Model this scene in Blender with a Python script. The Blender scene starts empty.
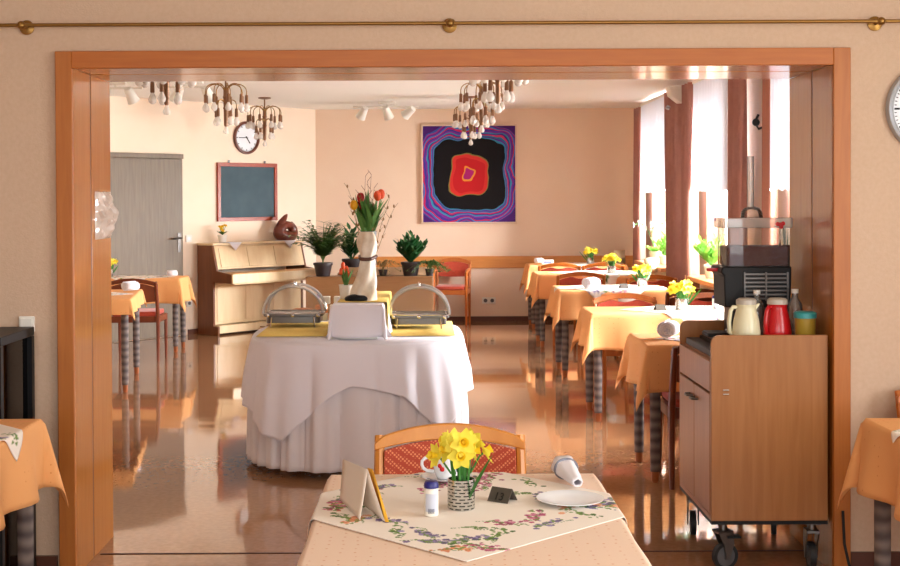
import bpy, bmesh, math, random
from mathutils import Vector, Matrix, noise
R = math.radians
PI = math.pi
C = bpy.context.scene.collection
rnd = random.Random(7)

# ------------------------------------------------------------------ helpers
def lin(c):
    c = c / 255.0
    return c / 12.92 if c <= 0.04045 else ((c + 0.055) / 1.055) ** 2.4
def col(r, g, b):
    return (lin(r), lin(g), lin(b), 1.0)

class MB:
    """collects shapes for ONE mesh object"""
    def __init__(self):
        self.v = []; self.f = []; self.mi = []; self.uv = None
    def add(self, vs, fs, m=0, M=None):
        b = len(self.v)
        if M is not None:
            vs = [M @ Vector(p) for p in vs]
        self.v += [tuple(p) for p in vs]
        self.f += [tuple(i + b for i in f) for f in fs]
        self.mi += [m] * len(fs)
        return self
    def box(self, x0, x1, y0, y1, z0, z1, m=0, M=None):
        vs = [(x0,y0,z0),(x1,y0,z0),(x1,y1,z0),(x0,y1,z0),(x0,y0,z1),(x1,y0,z1),(x1,y1,z1),(x0,y1,z1)]
        fs = [(0,3,2,1),(4,5,6,7),(0,1,5,4),(1,2,6,5),(2,3,7,6),(3,0,4,7)]
        return self.add(vs, fs, m, M)
    def tube(self, pts, rad, seg=8, m=0, M=None, cap=True):
        pts = [Vector(p) for p in pts]
        n = len(pts)
        rads = rad if isinstance(rad, (list, tuple)) else [rad] * n
        vs = []; fs = []
        prev = None
        for i, p in enumerate(pts):
            t = (pts[min(i+1, n-1)] - pts[max(i-1, 0)])
            if t.length < 1e-9: t = Vector((0,0,1))
            t.normalize()
            if prev is None:
                a = Vector((1,0,0)) if abs(t.x) < .9 else Vector((0,1,0))
                u = t.cross(a).normalized()
            else:
                u = prev - t * prev.dot(t)
                if u.length < 1e-6: u = t.orthogonal()
                u.normalize()
            prev = u
            w = t.cross(u)
            for k in range(seg):
                a = 2*PI*k/seg
                vs.append(p + (u*math.cos(a) + w*math.sin(a)) * rads[i])
        for i in range(n-1):
            for k in range(seg):
                k2 = (k+1) % seg
                fs.append((i*seg+k, i*seg+k2, (i+1)*seg+k2, (i+1)*seg+k))
        if cap:
            fs.append(tuple(range(seg-1, -1, -1)))
            fs.append(tuple((n-1)*seg+k for k in range(seg)))
        return self.add(vs, fs, m, M)
    def lathe(self, prof, seg=24, m=0, M=None, c=(0,0,0), cap=True):
        vs = []; fs = []
        n = len(prof)
        for r, z in prof:
            for k in range(seg):
                a = 2*PI*k/seg
                vs.append((c[0]+r*math.cos(a), c[1]+r*math.sin(a), c[2]+z))
        for i in range(n-1):
            for k in range(seg):
                k2 = (k+1) % seg
                fs.append((i*seg+k, i*seg+k2, (i+1)*seg+k2, (i+1)*seg+k))
        if cap:
            fs.append(tuple(range(seg-1, -1, -1)))
            fs.append(tuple((n-1)*seg+k for k in range(seg)))
        return self.add(vs, fs, m, M)
    def ball(self, c, r, m=0, s=(1,1,1), seg=10, rings=7, M=None):
        prof = [(max(1e-4, math.sin(PI*i/rings))*r, -math.cos(PI*i/rings)*r) for i in range(rings+1)]
        vs = []; fs = []
        for pr, z in prof:
            for k in range(seg):
                a = 2*PI*k/seg
                vs.append((c[0]+pr*math.cos(a)*s[0], c[1]+pr*math.sin(a)*s[1], c[2]+z*s[2]))
        for i in range(rings):
            for k in range(seg):
                k2 = (k+1) % seg
                fs.append((i*seg+k, i*seg+k2, (i+1)*seg+k2, (i+1)*seg+k))
        return self.add(vs, fs, m, M)
    def prism(self, poly, d0, d1, axis='y', m=0, M=None):
        """poly of 2-D points, extruded along axis from d0 to d1"""
        n = len(poly)
        def P(p, d):
            if axis == 'y': return (p[0], d, p[1])
            if axis == 'x': return (d, p[0], p[1])
            return (p[0], p[1], d)
        vs = [P(p, d0) for p in poly] + [P(p, d1) for p in poly]
        fs = [tuple(range(n-1, -1, -1)), tuple(range(n, 2*n))]
        for i in range(n):
            j = (i+1) % n
            fs.append((i, j, n+j, n+i))
        return self.add(vs, fs, m, M)
    def grid(self, fn, nu, nv, m=0, M=None, closeu=False):
        vs = [fn(i, j) for i in range(nu) for j in range(nv)]
        fs = []
        for i in range(nu if closeu else nu-1):
            i2 = (i+1) % nu
            for j in range(nv-1):
                fs.append((i*nv+j, i2*nv+j, i2*nv+j+1, i*nv+j+1))
        return self.add(vs, fs, m, M)
    def build(self, name, mats, parent=None, bevel=0, solid=0, loc=None, sharp=38, fixn=True, sub=0, rot=None):
        me = bpy.data.meshes.new(name)
        me.from_pydata(self.v, [], self.f)
        if not isinstance(mats, (list, tuple)): mats = [mats]
        for m in mats: me.materials.append(m)
        me.polygons.foreach_set('material_index', self.mi)
        bm = bmesh.new(); bm.from_mesh(me)
        if fixn: bmesh.ops.recalc_face_normals(bm, faces=bm.faces)
        for f in bm.faces: f.smooth = True
        ca = R(sharp)
        for e in bm.edges:
            if len(e.link_faces) == 2 and e.calc_face_angle(0) > ca: e.smooth = False
        bm.to_mesh(me); bm.free()
        o = bpy.data.objects.new(name, me); C.objects.link(o)
        if parent: o.parent = parent
        if loc: o.location = loc
        if rot: o.rotation_euler = rot
        if solid:
            s = o.modifiers.new('solid', 'SOLIDIFY'); s.thickness = solid; s.offset = 0
        if bevel:
            b = o.modifiers.new('bevel', 'BEVEL'); b.width = bevel; b.segments = 2; b.limit_method = 'ANGLE'; b.angle_limit = R(40)
            b.harden_normals = False
        if sub:
            s = o.modifiers.new('sub', 'SUBSURF'); s.levels = sub; s.render_levels = sub
        return o

def rrect(x0, x1, z0, z1, r, n=5):
    """rounded rectangle; r = (bl, br, tr, tl)"""
    if not isinstance(r, (tuple, list)): r = (r,)*4
    pts = []
    for (cx, cz, rr, a0) in ((x0, z0, r[0], 180), (x1, z0, r[1], 270), (x1, z1, r[2], 0), (x0, z1, r[3], 90)):
        sx = 1 if cx == x0 else -1; sz = 1 if cz == z0 else -1
        if rr <= 0: pts.append((cx, cz)); continue
        for k in range(n+1):
            a = R(a0 + 90*k/n)
            pts.append((cx + sx*rr + rr*math.cos(a), cz + sz*rr + rr*math.sin(a)))
    return pts

def tag(o, label, cat, group=None, kind=None):
    o['label'] = label; o['category'] = cat
    if group: o['group'] = group
    if kind: o['kind'] = kind
    return o
def struct(o, label=None):
    o['kind'] = 'structure'
    if label: o['label'] = label; 
    return o
def thing(name, loc, rz, label, cat, group=None):
    o = bpy.data.objects.new(name, None); C.objects.link(o)
    o.empty_display_size = .1
    o.location = loc; o.rotation_euler = (0, 0, rz)
    return tag(o, label, cat, group)
def dup(root, loc, rz=0, label=None, group=None, scale=None):
    kids = {}
    def cp(o, par):
        c = o.copy(); C.objects.link(c)
        if par is not None: c.parent = par
        for ch in list(o.children): cp(ch, c)
        return c
    r = cp(root, None)
    r.location = loc; r.rotation_euler = (0, 0, rz)
    if scale: r.scale = (scale, scale, scale) if not isinstance(scale, tuple) else scale
    if label: r['label'] = label
    if group: r['group'] = group
    return r

# ------------------------------------------------------------------ materials
MATS = {}
def mat(name, rgb, rough=.5, metal=0, spec=.5, var=None, vscale=8, vstretch=(1,1,1), bump=0, bscale=60, trans=0, alpha=1, coat=0, transl=0, sheen=0, emit=None, subs=0, coords='Object', bdist=.01, rvar=0):
    m = bpy.data.materials.new(name); m.use_nodes = True
    nt = m.node_tree; N = nt.nodes; L = nt.links
    b = N['Principled BSDF']
    b.inputs['Base Color'].default_value = col(*rgb)
    b.inputs['Roughness'].default_value = rough
    b.inputs['Metallic'].default_value = metal
    b.inputs['Specular IOR Level'].default_value = spec
    b.inputs['Transmission Weight'].default_value = trans
    b.inputs['Alpha'].default_value = alpha
    b.inputs['Coat Weight'].default_value = coat
    b.inputs['Coat Roughness'].default_value = .08
    if sheen: b.inputs['Sheen Weight'].default_value = sheen
    if emit:
        b.inputs['Emission Color'].default_value = col(*emit[0]); b.inputs['Emission Strength'].default_value = emit[1]
    tc = N.new('ShaderNodeTexCoord')
    mp = N.new('ShaderNodeMapping'); mp.inputs['Scale'].default_value = vstretch
    L.new(tc.outputs[coords], mp.inputs['Vector'])
    if var or rvar:
        n = N.new('ShaderNodeTexNoise'); n.inputs['Scale'].default_value = vscale; n.inputs['Detail'].default_value = 5
        L.new(mp.outputs[0], n.inputs['Vector'])
        if var:
            r = N.new('ShaderNodeValToRGB')
            r.color_ramp.elements[0].position = .32; r.color_ramp.elements[1].position = .68
            r.color_ramp.elements[0].color = col(*rgb); r.color_ramp.elements[1].color = col(*var)
            L.new(n.outputs['Fac'], r.inputs[0]); L.new(r.outputs[0], b.inputs['Base Color'])
        if rvar:
            mr = N.new('ShaderNodeMapRange'); mr.inputs['To Min'].default_value = max(0, rough-rvar); mr.inputs['To Max'].default_value = rough+rvar
            L.new(n.outputs['Fac'], mr.inputs[0]); L.new(mr.outputs[0], b.inputs['Roughness'])
    if bump:
        n2 = N.new('ShaderNodeTexNoise'); n2.inputs['Scale'].default_value = bscale; n2.inputs['Detail'].default_value = 3
        L.new(mp.outputs[0], n2.inputs['Vector'])
        bp = N.new('ShaderNodeBump'); bp.inputs['Strength'].default_value = bump; bp.inputs['Distance'].default_value = bdist
        L.new(n2.outputs['Fac'], bp.inputs['Height']); L.new(bp.outputs[0], b.inputs['Normal'])
    if transl:
        t = N.new('ShaderNodeBsdfTranslucent'); mx = N.new('ShaderNodeMixShader'); mx.inputs[0].default_value = transl
        out = N['Material Output']
        t.inputs['Color'].default_value = col(*rgb)
        L.new(b.outputs[0], mx.inputs[1]); L.new(t.outputs[0], mx.inputs[2]); L.new(mx.outputs[0], out.inputs[0])
    MATS[name] = m
    return m

def sheer(name, rgb, opac, rgb2=None):
    m = bpy.data.materials.new(name); m.use_nodes = True
    nt = m.node_tree; N = nt.nodes; L = nt.links; N.clear()
    out = N.new('ShaderNodeOutputMaterial')
    d = N.new('ShaderNodeBsdfDiffuse'); t = N.new('ShaderNodeBsdfTranslucent'); tr = N.new('ShaderNodeBsdfTransparent')
    for x in (d, t): x.inputs['Color'].default_value = col(*rgb)
    a = N.new('ShaderNodeMixShader'); a.inputs[0].default_value = .03
    b = N.new('ShaderNodeMixShader'); b.inputs[0].default_value = opac
    L.new(d.outputs[0], a.inputs[1]); L.new(t.outputs[0], a.inputs[2])
    L.new(tr.outputs[0], b.inputs[1]); L.new(a.outputs[0], b.inputs[2]); L.new(b.outputs[0], out.inputs[0])
    return m
def thinglass(name, tint=(255,255,255), refl=1.0, haze=0.0):
    m = bpy.data.materials.new(name); m.use_nodes = True
    nt = m.node_tree; N = nt.nodes; L = nt.links; N.clear()
    out = N.new('ShaderNodeOutputMaterial')
    tr = N.new('ShaderNodeBsdfTransparent'); tr.inputs['Color'].default_value = col(*tint)
    gl = N.new('ShaderNodeBsdfGlossy'); gl.inputs['Roughness'].default_value = .03
    lw = N.new('ShaderNodeFresnel'); lw.inputs['IOR'].default_value = 1.45
    mr = N.new('ShaderNodeMath'); mr.operation = 'MULTIPLY'; mr.inputs[1].default_value = refl; mr.use_clamp = True
    mx = N.new('ShaderNodeMixShader')
    L.new(lw.outputs[0], mr.inputs[0]); L.new(mr.outputs[0], mx.inputs[0])
    if haze:
        df = N.new('ShaderNodeBsdfDiffuse'); df.inputs['Color'].default_value = col(235,235,235)
        mh = N.new('ShaderNodeMixShader'); mh.inputs[0].default_value = haze
        L.new(tr.outputs[0], mh.inputs[1]); L.new(df.outputs[0], mh.inputs[2]); L.new(mh.outputs[0], mx.inputs[1])
    else:
        L.new(tr.outputs[0], mx.inputs[1])
    L.new(gl.outputs[0], mx.inputs[2]); L.new(mx.outputs[0], out.inputs[0])
    return m
def wood(name, c1, c2, rough=.35, stretch=(14,14,1.1), scale=3.2, coat=0, spec=.5):
    m = mat(name, c1, rough=rough, coat=coat, spec=spec)
    nt = m.node_tree; N = nt.nodes; L = nt.links; b = N['Principled BSDF']
    mp = [x for x in N if x.bl_idname == 'ShaderNodeMapping'][0]
    mp.inputs['Scale'].default_value = stretch
    n = N.new('ShaderNodeTexNoise'); n.inputs['Scale'].default_value = scale; n.inputs['Detail'].default_value = 6; n.inputs['Distortion'].default_value = .6
    r = N.new('ShaderNodeValToRGB')
    r.color_ramp.elements[0].position = .3; r.color_ramp.elements[1].position = .7
    r.color_ramp.elements[0].color = col(*c1); r.color_ramp.elements[1].color = col(*c2)
    L.new(mp.outputs[0], n.inputs['Vector']); L.new(n.outputs['Fac'], r.inputs[0]); L.new(r.outputs[0], b.inputs['Base Color'])
    return m
def fabric_dots(name, c1, c2, scale=70, coords='Object'):
    m = mat(name, c1, rough=.85, sheen=.2)
    nt = m.node_tree; N = nt.nodes; L = nt.links; b = N['Principled BSDF']
    tc = [x for x in N if x.bl_idname == 'ShaderNodeTexCoord'][0]
    mp = N.new('ShaderNodeMapping'); mp.inputs['Rotation'].default_value = (0, R(45), 0)
    vo = N.new('ShaderNodeTexVoronoi'); vo.inputs['Scale'].default_value = scale; vo.inputs['Randomness'].default_value = 0
    L.new(tc.outputs[coords], mp.inputs[0]); L.new(mp.outputs[0], vo.inputs['Vector'])
    r = N.new('ShaderNodeValToRGB'); r.color_ramp.elements[0].position = .30; r.color_ramp.elements[1].position = .42
    r.color_ramp.elements[0].color = col(*c2); r.color_ramp.elements[1].color = col(*c1)
    L.new(vo.outputs['Distance'], r.inputs[0]); L.new(r.outputs[0], b.inputs['Base Color'])
    return m
def bands(name, c1, c2, scale=9, rough=.9):
    m = mat(name, c1, rough=rough)
    nt = m.node_tree; N = nt.nodes; L = nt.links; b = N['Principled BSDF']
    tc = [x for x in N if x.bl_idname == 'ShaderNodeTexCoord'][0]
    w = N.new('ShaderNodeTexWave'); w.bands_direction = 'Z'; w.inputs['Scale'].default_value = scale; w.inputs['Distortion'].default_value = 1.2
    w.inputs['Detail'].default_value = 3; w.inputs['Detail Scale'].default_value = 2
    r = N.new('ShaderNodeValToRGB'); r.color_ramp.elements[0].color = col(*c1); r.color_ramp.elements[1].color = col(*c2)
    L.new(tc.outputs['Object'], w.inputs['Vector']); L.new(w.outputs['Fac'], r.inputs[0]); L.new(r.outputs[0], b.inputs['Base Color'])
    bp = N.new('ShaderNodeBump'); bp.inputs['Strength'].default_value = .6; bp.inputs['Distance'].default_value = .004
    L.new(w.outputs['Fac'], bp.inputs['Height']); L.new(bp.outputs[0], b.inputs['Normal'])
    return m

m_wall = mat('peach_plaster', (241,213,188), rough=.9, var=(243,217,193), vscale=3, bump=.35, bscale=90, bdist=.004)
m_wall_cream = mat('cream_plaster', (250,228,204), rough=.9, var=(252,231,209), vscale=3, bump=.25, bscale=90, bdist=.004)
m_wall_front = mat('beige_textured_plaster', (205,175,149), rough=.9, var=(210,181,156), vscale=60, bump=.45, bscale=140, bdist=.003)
m_ceil = mat('white_ceiling_paint', (246,244,238), rough=.9)
m_base = mat('dark_baseboard', (88,46,28), rough=.5)
m_casing = wood('oak_casing', (172,98,34), (184,110,44), rough=.42)
m_casing_h = wood('oak_casing_header', (174,94,28), (186,106,36), rough=.42, stretch=(1.1,14,14))
m_jamb = wood('oak_jamb_veneer', (176,108,46), (188,120,56), rough=.2, coat=.35)
m_jamb_h = wood('oak_jamb_header', (200,126,60), (214,140,72), rough=.2, stretch=(1.1,14,14), coat=.35)
m_groove = mat('dark_groove', (70,28,12), rough=.7)
m_rail = wood('oak_dado', (204,128,60), (216,144,74), rough=.4, stretch=(1.1,14,14))
m_brass = mat('aged_brass', (150,112,58), rough=.35, metal=.85)
m_brown_metal = mat('bronze_metal', (128,90,62), rough=.35, metal=.4)
m_chrome = mat('chrome', (205,205,208), rough=.12, metal=1)
m_steel = mat('brushed_steel', (108,106,104), rough=.3, metal=1)
m_white = mat('white_plastic', (236,232,222), rough=.4)
m_black = mat('black_plastic', (18,18,20), rough=.5, spec=.3)
m_rubber = mat('grey_rubber', (84,84,88), rough=.6)
m_tyre = mat('black_rubber', (30,30,32), rough=.6)
m_bulb = mat('pearl_bulb_glass', (242,234,226), rough=.12, alpha=.6)
m_chairwood = wood('chair_beech', (182,94,34), (198,112,44), rough=.35, stretch=(5,5,2), scale=3)
m_chairwood_light = wood('chair_light_beech', (206,130,48), (220,146,62), rough=.32, stretch=(5,5,2), scale=3)
m_fab = fabric_dots('terracotta_dotted_fabric', (176,66,42), (222,140,96), 105)
m_fab_plain = mat('coral_fabric', (190,72,46), rough=.85, var=(176,62,40), vscale=30, sheen=.2)
m_legsock = bands('grey_striped_leg_cover', (86,76,74), (128,114,108), 5.5)
m_foot = wood('leg_foot_wood', (150,80,40), (164,92,48))
m_apron = wood('table_apron_wood', (150,78,46), (168,92,56))
m_cart = wood('cart_veneer', (154,98,50), (168,112,62), rough=.32, stretch=(16,16,1), scale=2.4)
m_cart_edge = mat('cart_edge', (160,104,66), rough=.35)
m_cart_in = mat('cart_inside_dark', (112,70,44), rough=.4)
m_towel = mat('white_terry', (238,232,238), rough=.95, bump=.5, bscale=300, bdist=.002)
m_linen = mat('white_linen', (240,234,240), rough=.85, transl=.12)
m_linen2 = mat('white_under_linen', (232,224,226), rough=.85, transl=.1)
m_yellowcloth = mat('yellow_runner_cloth', (246,216,126), rough=.85, var=(240,206,112), vscale=40)
m_plate = mat('glazed_porcelain', (240,243,248), rough=.12)
m_petal = mat('daffodil_petal', (252,238,84), rough=.6, transl=.25)
m_trump = mat('daffodil_trumpet', (250,214,40), rough=.6, transl=.2)
m_stem = mat('green_stem', (62,128,50), rough=.5)
m_leaf = mat('green_leaf', (84,128,60), rough=.5, transl=.15)
m_darkleaf = mat('dark_green_leaf', (34,84,40), rough=.4, transl=.1)
m_fern = mat('fern_leaf', (78,108,44), rough=.5, transl=.2)
m_drygrass = mat('dry_tendril', (142,120,72), rough=.7)
m_brightleaf = mat('bright_leaf', (120,180,70), rough=.5, transl=.35)
m_twig = mat('willow_twig', (128,52,36), rough=.7)
m_twig2 = mat('catkin_twig', (150,110,66), rough=.7)
m_tulr = mat('red_tulip', (176,26,24), rough=.5, transl=.1)
m_tulo = mat('orange_tulip', (230,84,30), rough=.5, transl=.1)
m_tuly = mat('yellow_tulip', (246,178,24), rough=.5, transl=.1)
m_pot_dark = mat('dark_plastic_pot', (50,40,42), rough=.5)
m_pot_white = mat('white_ceramic_pot', (236,230,220), rough=.25)
m_soil = mat('potting_soil', (52,34,24), rough=1)
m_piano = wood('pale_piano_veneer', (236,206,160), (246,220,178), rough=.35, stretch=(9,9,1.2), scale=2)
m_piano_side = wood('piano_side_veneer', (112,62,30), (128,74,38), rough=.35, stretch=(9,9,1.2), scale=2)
m_piano_line = mat('piano_shadow_gap', (120,82,50), rough=.6)
m_chairwood_shaded = wood('dark_shaded_chair_wood', (104,46,24), (122,58,30), rough=.35, stretch=(5,5,2), scale=3)  # darker brown chair wood, with the shade on three chairs put into its colour
m_lidgrey = mat('milky_lid', (196,186,170), rough=.35)
m_board = mat('slate_blackboard', (58,80,90), rough=.75, var=(72,94,104), vscale=4)
m_redwood = wood('red_stained_frame', (150,54,18), (164,64,24), stretch=(4,4,4))
m_sculpt = wood('carved_mahogany', (82,32,18), (112,48,28), rough=.3, stretch=(3,3,8))
m_door = wood('grey_oak_door', (108,90,70), (124,106,84), rough=.5, stretch=(18,18,1.2), scale=2.2)
m_clockring = wood('walnut_ring', (98,48,34), (116,60,42), stretch=(4,4,4))
m_clockface = mat('clock_face', (238,240,246), rough=.3)
m_silver = mat('silver_grey_rim', (176,180,186), rough=.35, metal=.3)
m_drape = mat('brown_drape', (166,116,104), rough=.9, transl=.1, var=(176,126,114), vscale=12)
m_drape_pink = mat('rose_brown_drape', (178,120,100), rough=.9, transl=.1)
m_sheer = sheer('white_voile', (232,236,250), 1.0)
m_glass = thinglass('window_glass')
m_clear = thinglass('clear_acrylic', (250,248,244), refl=1.0, haze=.07)
m_clear2 = thinglass('clear_plastic', (244,240,236), refl=1.2, haze=.32)
m_bottle = thinglass('clear_bottle', (226,226,226), refl=2.5, haze=.12)
m_juice = mat('dark_berry_juice', (76,4,14), rough=.7, spec=.05)
m_cream = mat('cream_plastic', (236,228,190), rough=.3)
m_redpl = mat('red_plastic', (196,22,28), rough=.25)
m_teal = mat('teal_lid', (54,158,160), rough=.35)
m_honey = mat('amber_cup', (170,140,50), rough=.3)
m_navy = mat('navy_lid', (30,26,110), rough=.35)
m_label = mat('printed_label', (196,200,214), rough=.5)
m_printdark = mat('dark_print', (40,40,70), rough=.6)
m_sign = mat('dark_bronze_sign', (78,70,62), rough=.45)
m_signtext = mat('black_sign_digits', (22,18,16), rough=.5)
m_napyellow = mat('yellow_napkin', (248,186,60), rough=.85, transl=.15)
m_napwhite = mat('ivory_napkin', (246,232,216), rough=.85, transl=.2)
m_ringgrey = mat('grey_napkin_ring', (120,122,134), rough=.3, metal=.4)
m_planter = wood('planter_veneer', (150,106,64), (164,118,74), rough=.45, stretch=(1.2,9,9))
m_cabblack = mat('black_cabinet_paint', (14,14,17), rough=.45, spec=.25)
m_cabinner = mat('blue_print_stripes', (120,140,180), rough=.5)
m_frame_pale = mat('pale_picture_frame', (226,196,170), rough=.4)
m_sill = wood('windowsill', (214,150,98), (226,164,112), rough=.35, stretch=(8,1,8))
m_winframe = mat('white_window_frame', (240,238,232), rough=.4)
m_fuchsia = mat('berry_print', (190,40,90), rough=.5)
m_parcel = mat('orange_packet', (226,140,84), rough=.6)
m_menu = mat('cream_menu_card', (244,224,186), rough=.7)
m_hedge = mat('garden_green', (120,160,80), rough=.9, var=(160,190,110), vscale=3)

# table cloth: peach with tiny woven dots
m_cloth = mat('peach_tablecloth', (250,181,114), rough=.8, transl=.14)
def _dots():
    nt = m_cloth.node_tree; N = nt.nodes; L = nt.links; b = N['Principled BSDF']
    tc = [x for x in N if x.bl_idname == 'ShaderNodeTexCoord'][0]
    vo = N.new('ShaderNodeTexVoronoi'); vo.inputs['Scale'].default_value = 30; vo.inputs['Randomness'].default_value = .15; vo.voronoi_dimensions = '3D'
    r = N.new('ShaderNodeValToRGB'); r.color_ramp.elements[0].position = .07; r.color_ramp.elements[1].position = .12
    r.color_ramp.elements[0].color = col(226,140,70); r.color_ramp.elements[1].color = col(250,181,114)
    L.new(tc.outputs['Object'], vo.inputs['Vector']); L.new(vo.outputs['Distance'], r.inputs[0]); L.new(r.outputs[0], b.inputs['Base Color'])
_dots()
m_cloth_pale = m_cloth.copy(); m_cloth_pale.name = 'pale_peach_tablecloth'
for n in m_cloth_pale.node_tree.nodes:
    if n.bl_idname == 'ShaderNodeValToRGB':
        n.color_ramp.elements[0].color = col(232,176,136); n.color_ramp.elements[1].color = col(253,224,200)

# floral print, colours come from the woven-in print attribute
m_print = mat('floral_cloth', (240,226,214), rough=.8)
def _print():
    nt = m_print.node_tree; N = nt.nodes; L = nt.links; b = N['Principled BSDF']
    a = N.new('ShaderNodeVertexColor'); a.layer_name = 'print'
    L.new(a.outputs['Color'], b.inputs['Base Color'])
_print()

# polished floor
m_floor = mat('polished_linoleum', (172,122,84), rough=.06, spec=.7, coat=.15)
def _floor():
    nt = m_floor.node_tree; N = nt.nodes; L = nt.links; b = N['Principled BSDF']
    tc = [x for x in N if x.bl_idname == 'ShaderNodeTexCoord'][0]
    n = N.new('ShaderNodeTexNoise'); n.inputs['Scale'].default_value = 34; n.inputs['Detail'].default_value = 6
    n2 = N.new('ShaderNodeTexNoise'); n2.inputs['Scale'].default_value = 1.1; n2.inputs['Detail'].default_value = 0
    r = N.new('ShaderNodeValToRGB'); r.color_ramp.elements[0].position = .35; r.color_ramp.elements[1].position = .65
    r.color_ramp.elements[0].color = col(158,114,80); r.color_ramp.elements[1].color = col(168,124,90)
    L.new(tc.outputs['Object'], n.inputs['Vector']); L.new(n.outputs['Fac'], r.inputs[0]); L.new(r.outputs[0], b.inputs['Base Color'])
    mp = N.new('ShaderNodeMapping'); mp.inputs['Scale'].default_value = (1.2, 2.6, 1)
    L.new(tc.outputs['Object'], mp.inputs[0]); L.new(mp.outputs[0], n2.inputs['Vector'])
    n3 = N.new('ShaderNodeTexNoise'); n3.inputs['Scale'].default_value = 4; n3.inputs['Detail'].default_value = 0
    L.new(mp.outputs[0], n3.inputs['Vector'])
    ad = N.new('ShaderNodeMath'); ad.operation = 'ADD'
    mu = N.new('ShaderNodeMath'); mu.operation = 'MULTIPLY'; mu.inputs[1].default_value = .03
    L.new(n3.outputs['Fac'], mu.inputs[0]); L.new(n2.outputs['Fac'], ad.inputs[0]); L.new(mu.outputs[0], ad.inputs[1])
    bp = N.new('ShaderNodeBump'); bp.inputs['Strength'].default_value = .16; bp.inputs['Distance'].default_value = .010
    L.new(ad.outputs[0], bp.inputs['Height']); L.new(bp.outputs[0], b.inputs['Normal']); L.new(bp.outputs[0], b.inputs['Coat Normal'])
    mr = N.new('ShaderNodeMapRange'); mr.inputs['To Min'].default_value = .03; mr.inputs['To Max'].default_value = .07
    L.new(n2.outputs['Fac'], mr.inputs[0]); L.new(mr.outputs[0], b.inputs['Roughness'])
_floor()

# ------------------------------------------------------------------ the room
H = 2.67
XR = 2.66      # window wall
YB = 16.38     # back wall
YF, YJ = 5.32, 5.94   # dividing wall
CX = -1.386    # corner of back wall and slanted wall
U = Vector((.66, .7513, 0)).normalized(); NV = Vector((.7513, -.66, 0)).normalized()
def W(t, d, z=0):   # t metres from the corner along the slanted wall, d metres out of it
    p = Vector((CX, YB, 0)) - U*t + NV*d
    return (p.x, p.y, z)
WALLROT = math.atan2(U.y, U.x)
XL = W(5.6, 0)[0]; YL = W(5.6, 0)[1]

fl = MB()
fl.box(-6.5, 3.6, -2.2, 17, -.1, 0)
struct(fl.build('floor', m_floor))
tr = MB(); tr.box(-1.43, 1.65, 5.655, 5.667, 0.0005, .0025)
struct(tr.build('trim_5', m_groove))
ce = MB(); ce.box(-6.5, 3.6, YJ-.01, 17, H, H+.1)
struct(ce.build('ceiling', m_ceil))
ce = MB(); ce.box(-6.5, 3.6, -2.2, YJ-.011, H, H+.1)
struct(ce.build('ceiling', m_ceil))
w = MB(); w.box(CX-.3, XR+.3, YB, YB+.2, 0, H); struct(w.build('wall_back', m_wall))
# slanted wall with the door opening left solid (door stands in front of its lining)
w = MB(); w.box(-5.6, 0, -.0, .2, 0, H)
o = w.build('wall_left', m_wall_cream); o.location = (CX, YB, 0); o.rotation_euler = (0, 0, WALLROT); struct(o)
w = MB(); w.box(XL-.2, XL, YJ, YL+.15, 0, H); struct(w.build('wall_far_left', m_wall_cream))
# window wall with openings
WIN = [(13.5, 15.25), (10.95, 12.3), (7.9, 9.45)]
ZS, ZT = .80, 2.45
def wall_open(x0, x1, y0, y1, wins):
    m = MB(); ys = sorted(wins); cur = y0
    for a, b in ys:
        m.box(x0, x1, cur, a, 0, H); m.box(x0, x1, a, b, 0, ZS); m.box(x0, x1, a, b, ZT, H); cur = b
    m.box(x0, x1, cur, y1, 0, H)
    return m
struct(wall_open(XR, XR+.28, YJ, YB, WIN).build('wall_right', m_wall))
for i, (a, b) in enumerate(WIN):
    root = bpy.data.objects.new('window_%d' % (i+1), None); C.objects.link(root)
    root.location = (XR+.18, (a+b)/2, ZS); struct(root)
    hw = (b-a)/2; h = ZT-ZS
    f = MB()
    t = .06
    f.box(-.03, .03, -hw, hw, 0, t); f.box(-.03, .03, -hw, hw, h-t, h)
    f.box(-.03, .03, -hw, -hw+t, t, h-t); f.box(-.03, .03, hw-t, hw, t, h-t); f.box(-.03, .03, -.05, .05, t, h-t)
    f.build('window_frame', m_winframe, root, bevel=.006)
    g = MB(); g.box(-.004, .004, -hw+t, -.05, t, h-t); g.build('pane', m_glass, root)
    g = MB(); g.box(-.004, .004, .05, hw-t, t, h-t); g.build('pane', m_glass, root)
    s = MB(); s.box(-.40, -.03, -hw+.001, hw-.001, -.03, .012); s.build('window_sill', m_sill, root, bevel=.006)
# dividing wall: solid thick wall with wide opening
XO0, XO1, ZO = -1.443, 1.664, 2.088
w = MB(); w.box(-6.5, XO0-.02, YF, YJ, 0, H); w.box(XO1+.02, 3.6, YF, YJ, 0, H); w.box(XO0-.02, XO1+.02, YF, YJ, ZO+.02, H)
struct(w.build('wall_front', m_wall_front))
# lining (jamb) boards with a dark shadow joint
j = MB()
j.box(XO0-.0195, XO0, YF+.002, 5.598, 0, ZO); j.box(XO0-.0195, XO0, 5.612, YJ+.012, 0, ZO)
struct(j.build('trim_1', m_jamb, bevel=.002))
j = MB()
j.box(XO1, XO1+.0195, YF+.002, 5.598, 0, ZO); j.box(XO1, XO1+.0195, 5.612, YJ+.012, 0, ZO)
struct(j.build('trim_2', m_jamb, bevel=.002))
j = MB()
j.box(XO0, XO1, YF+.002, 5.598, ZO, ZO+.0195); j.box(XO0, XO1, 5.612, YJ+.012, ZO, ZO+.0195)
struct(j.build('trim_3', m_jamb_h, bevel=.002))
j = MB()
j.box(XO0-.018, XO0-.0015, 5.5985, 5.6115, 0, ZO); j.box(XO1+.0015, XO1+.018, 5.5985, 5.6115, 0, ZO); j.box(XO0, XO1, 5.5985, 5.6115, ZO+.0015, ZO+.018)
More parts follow.
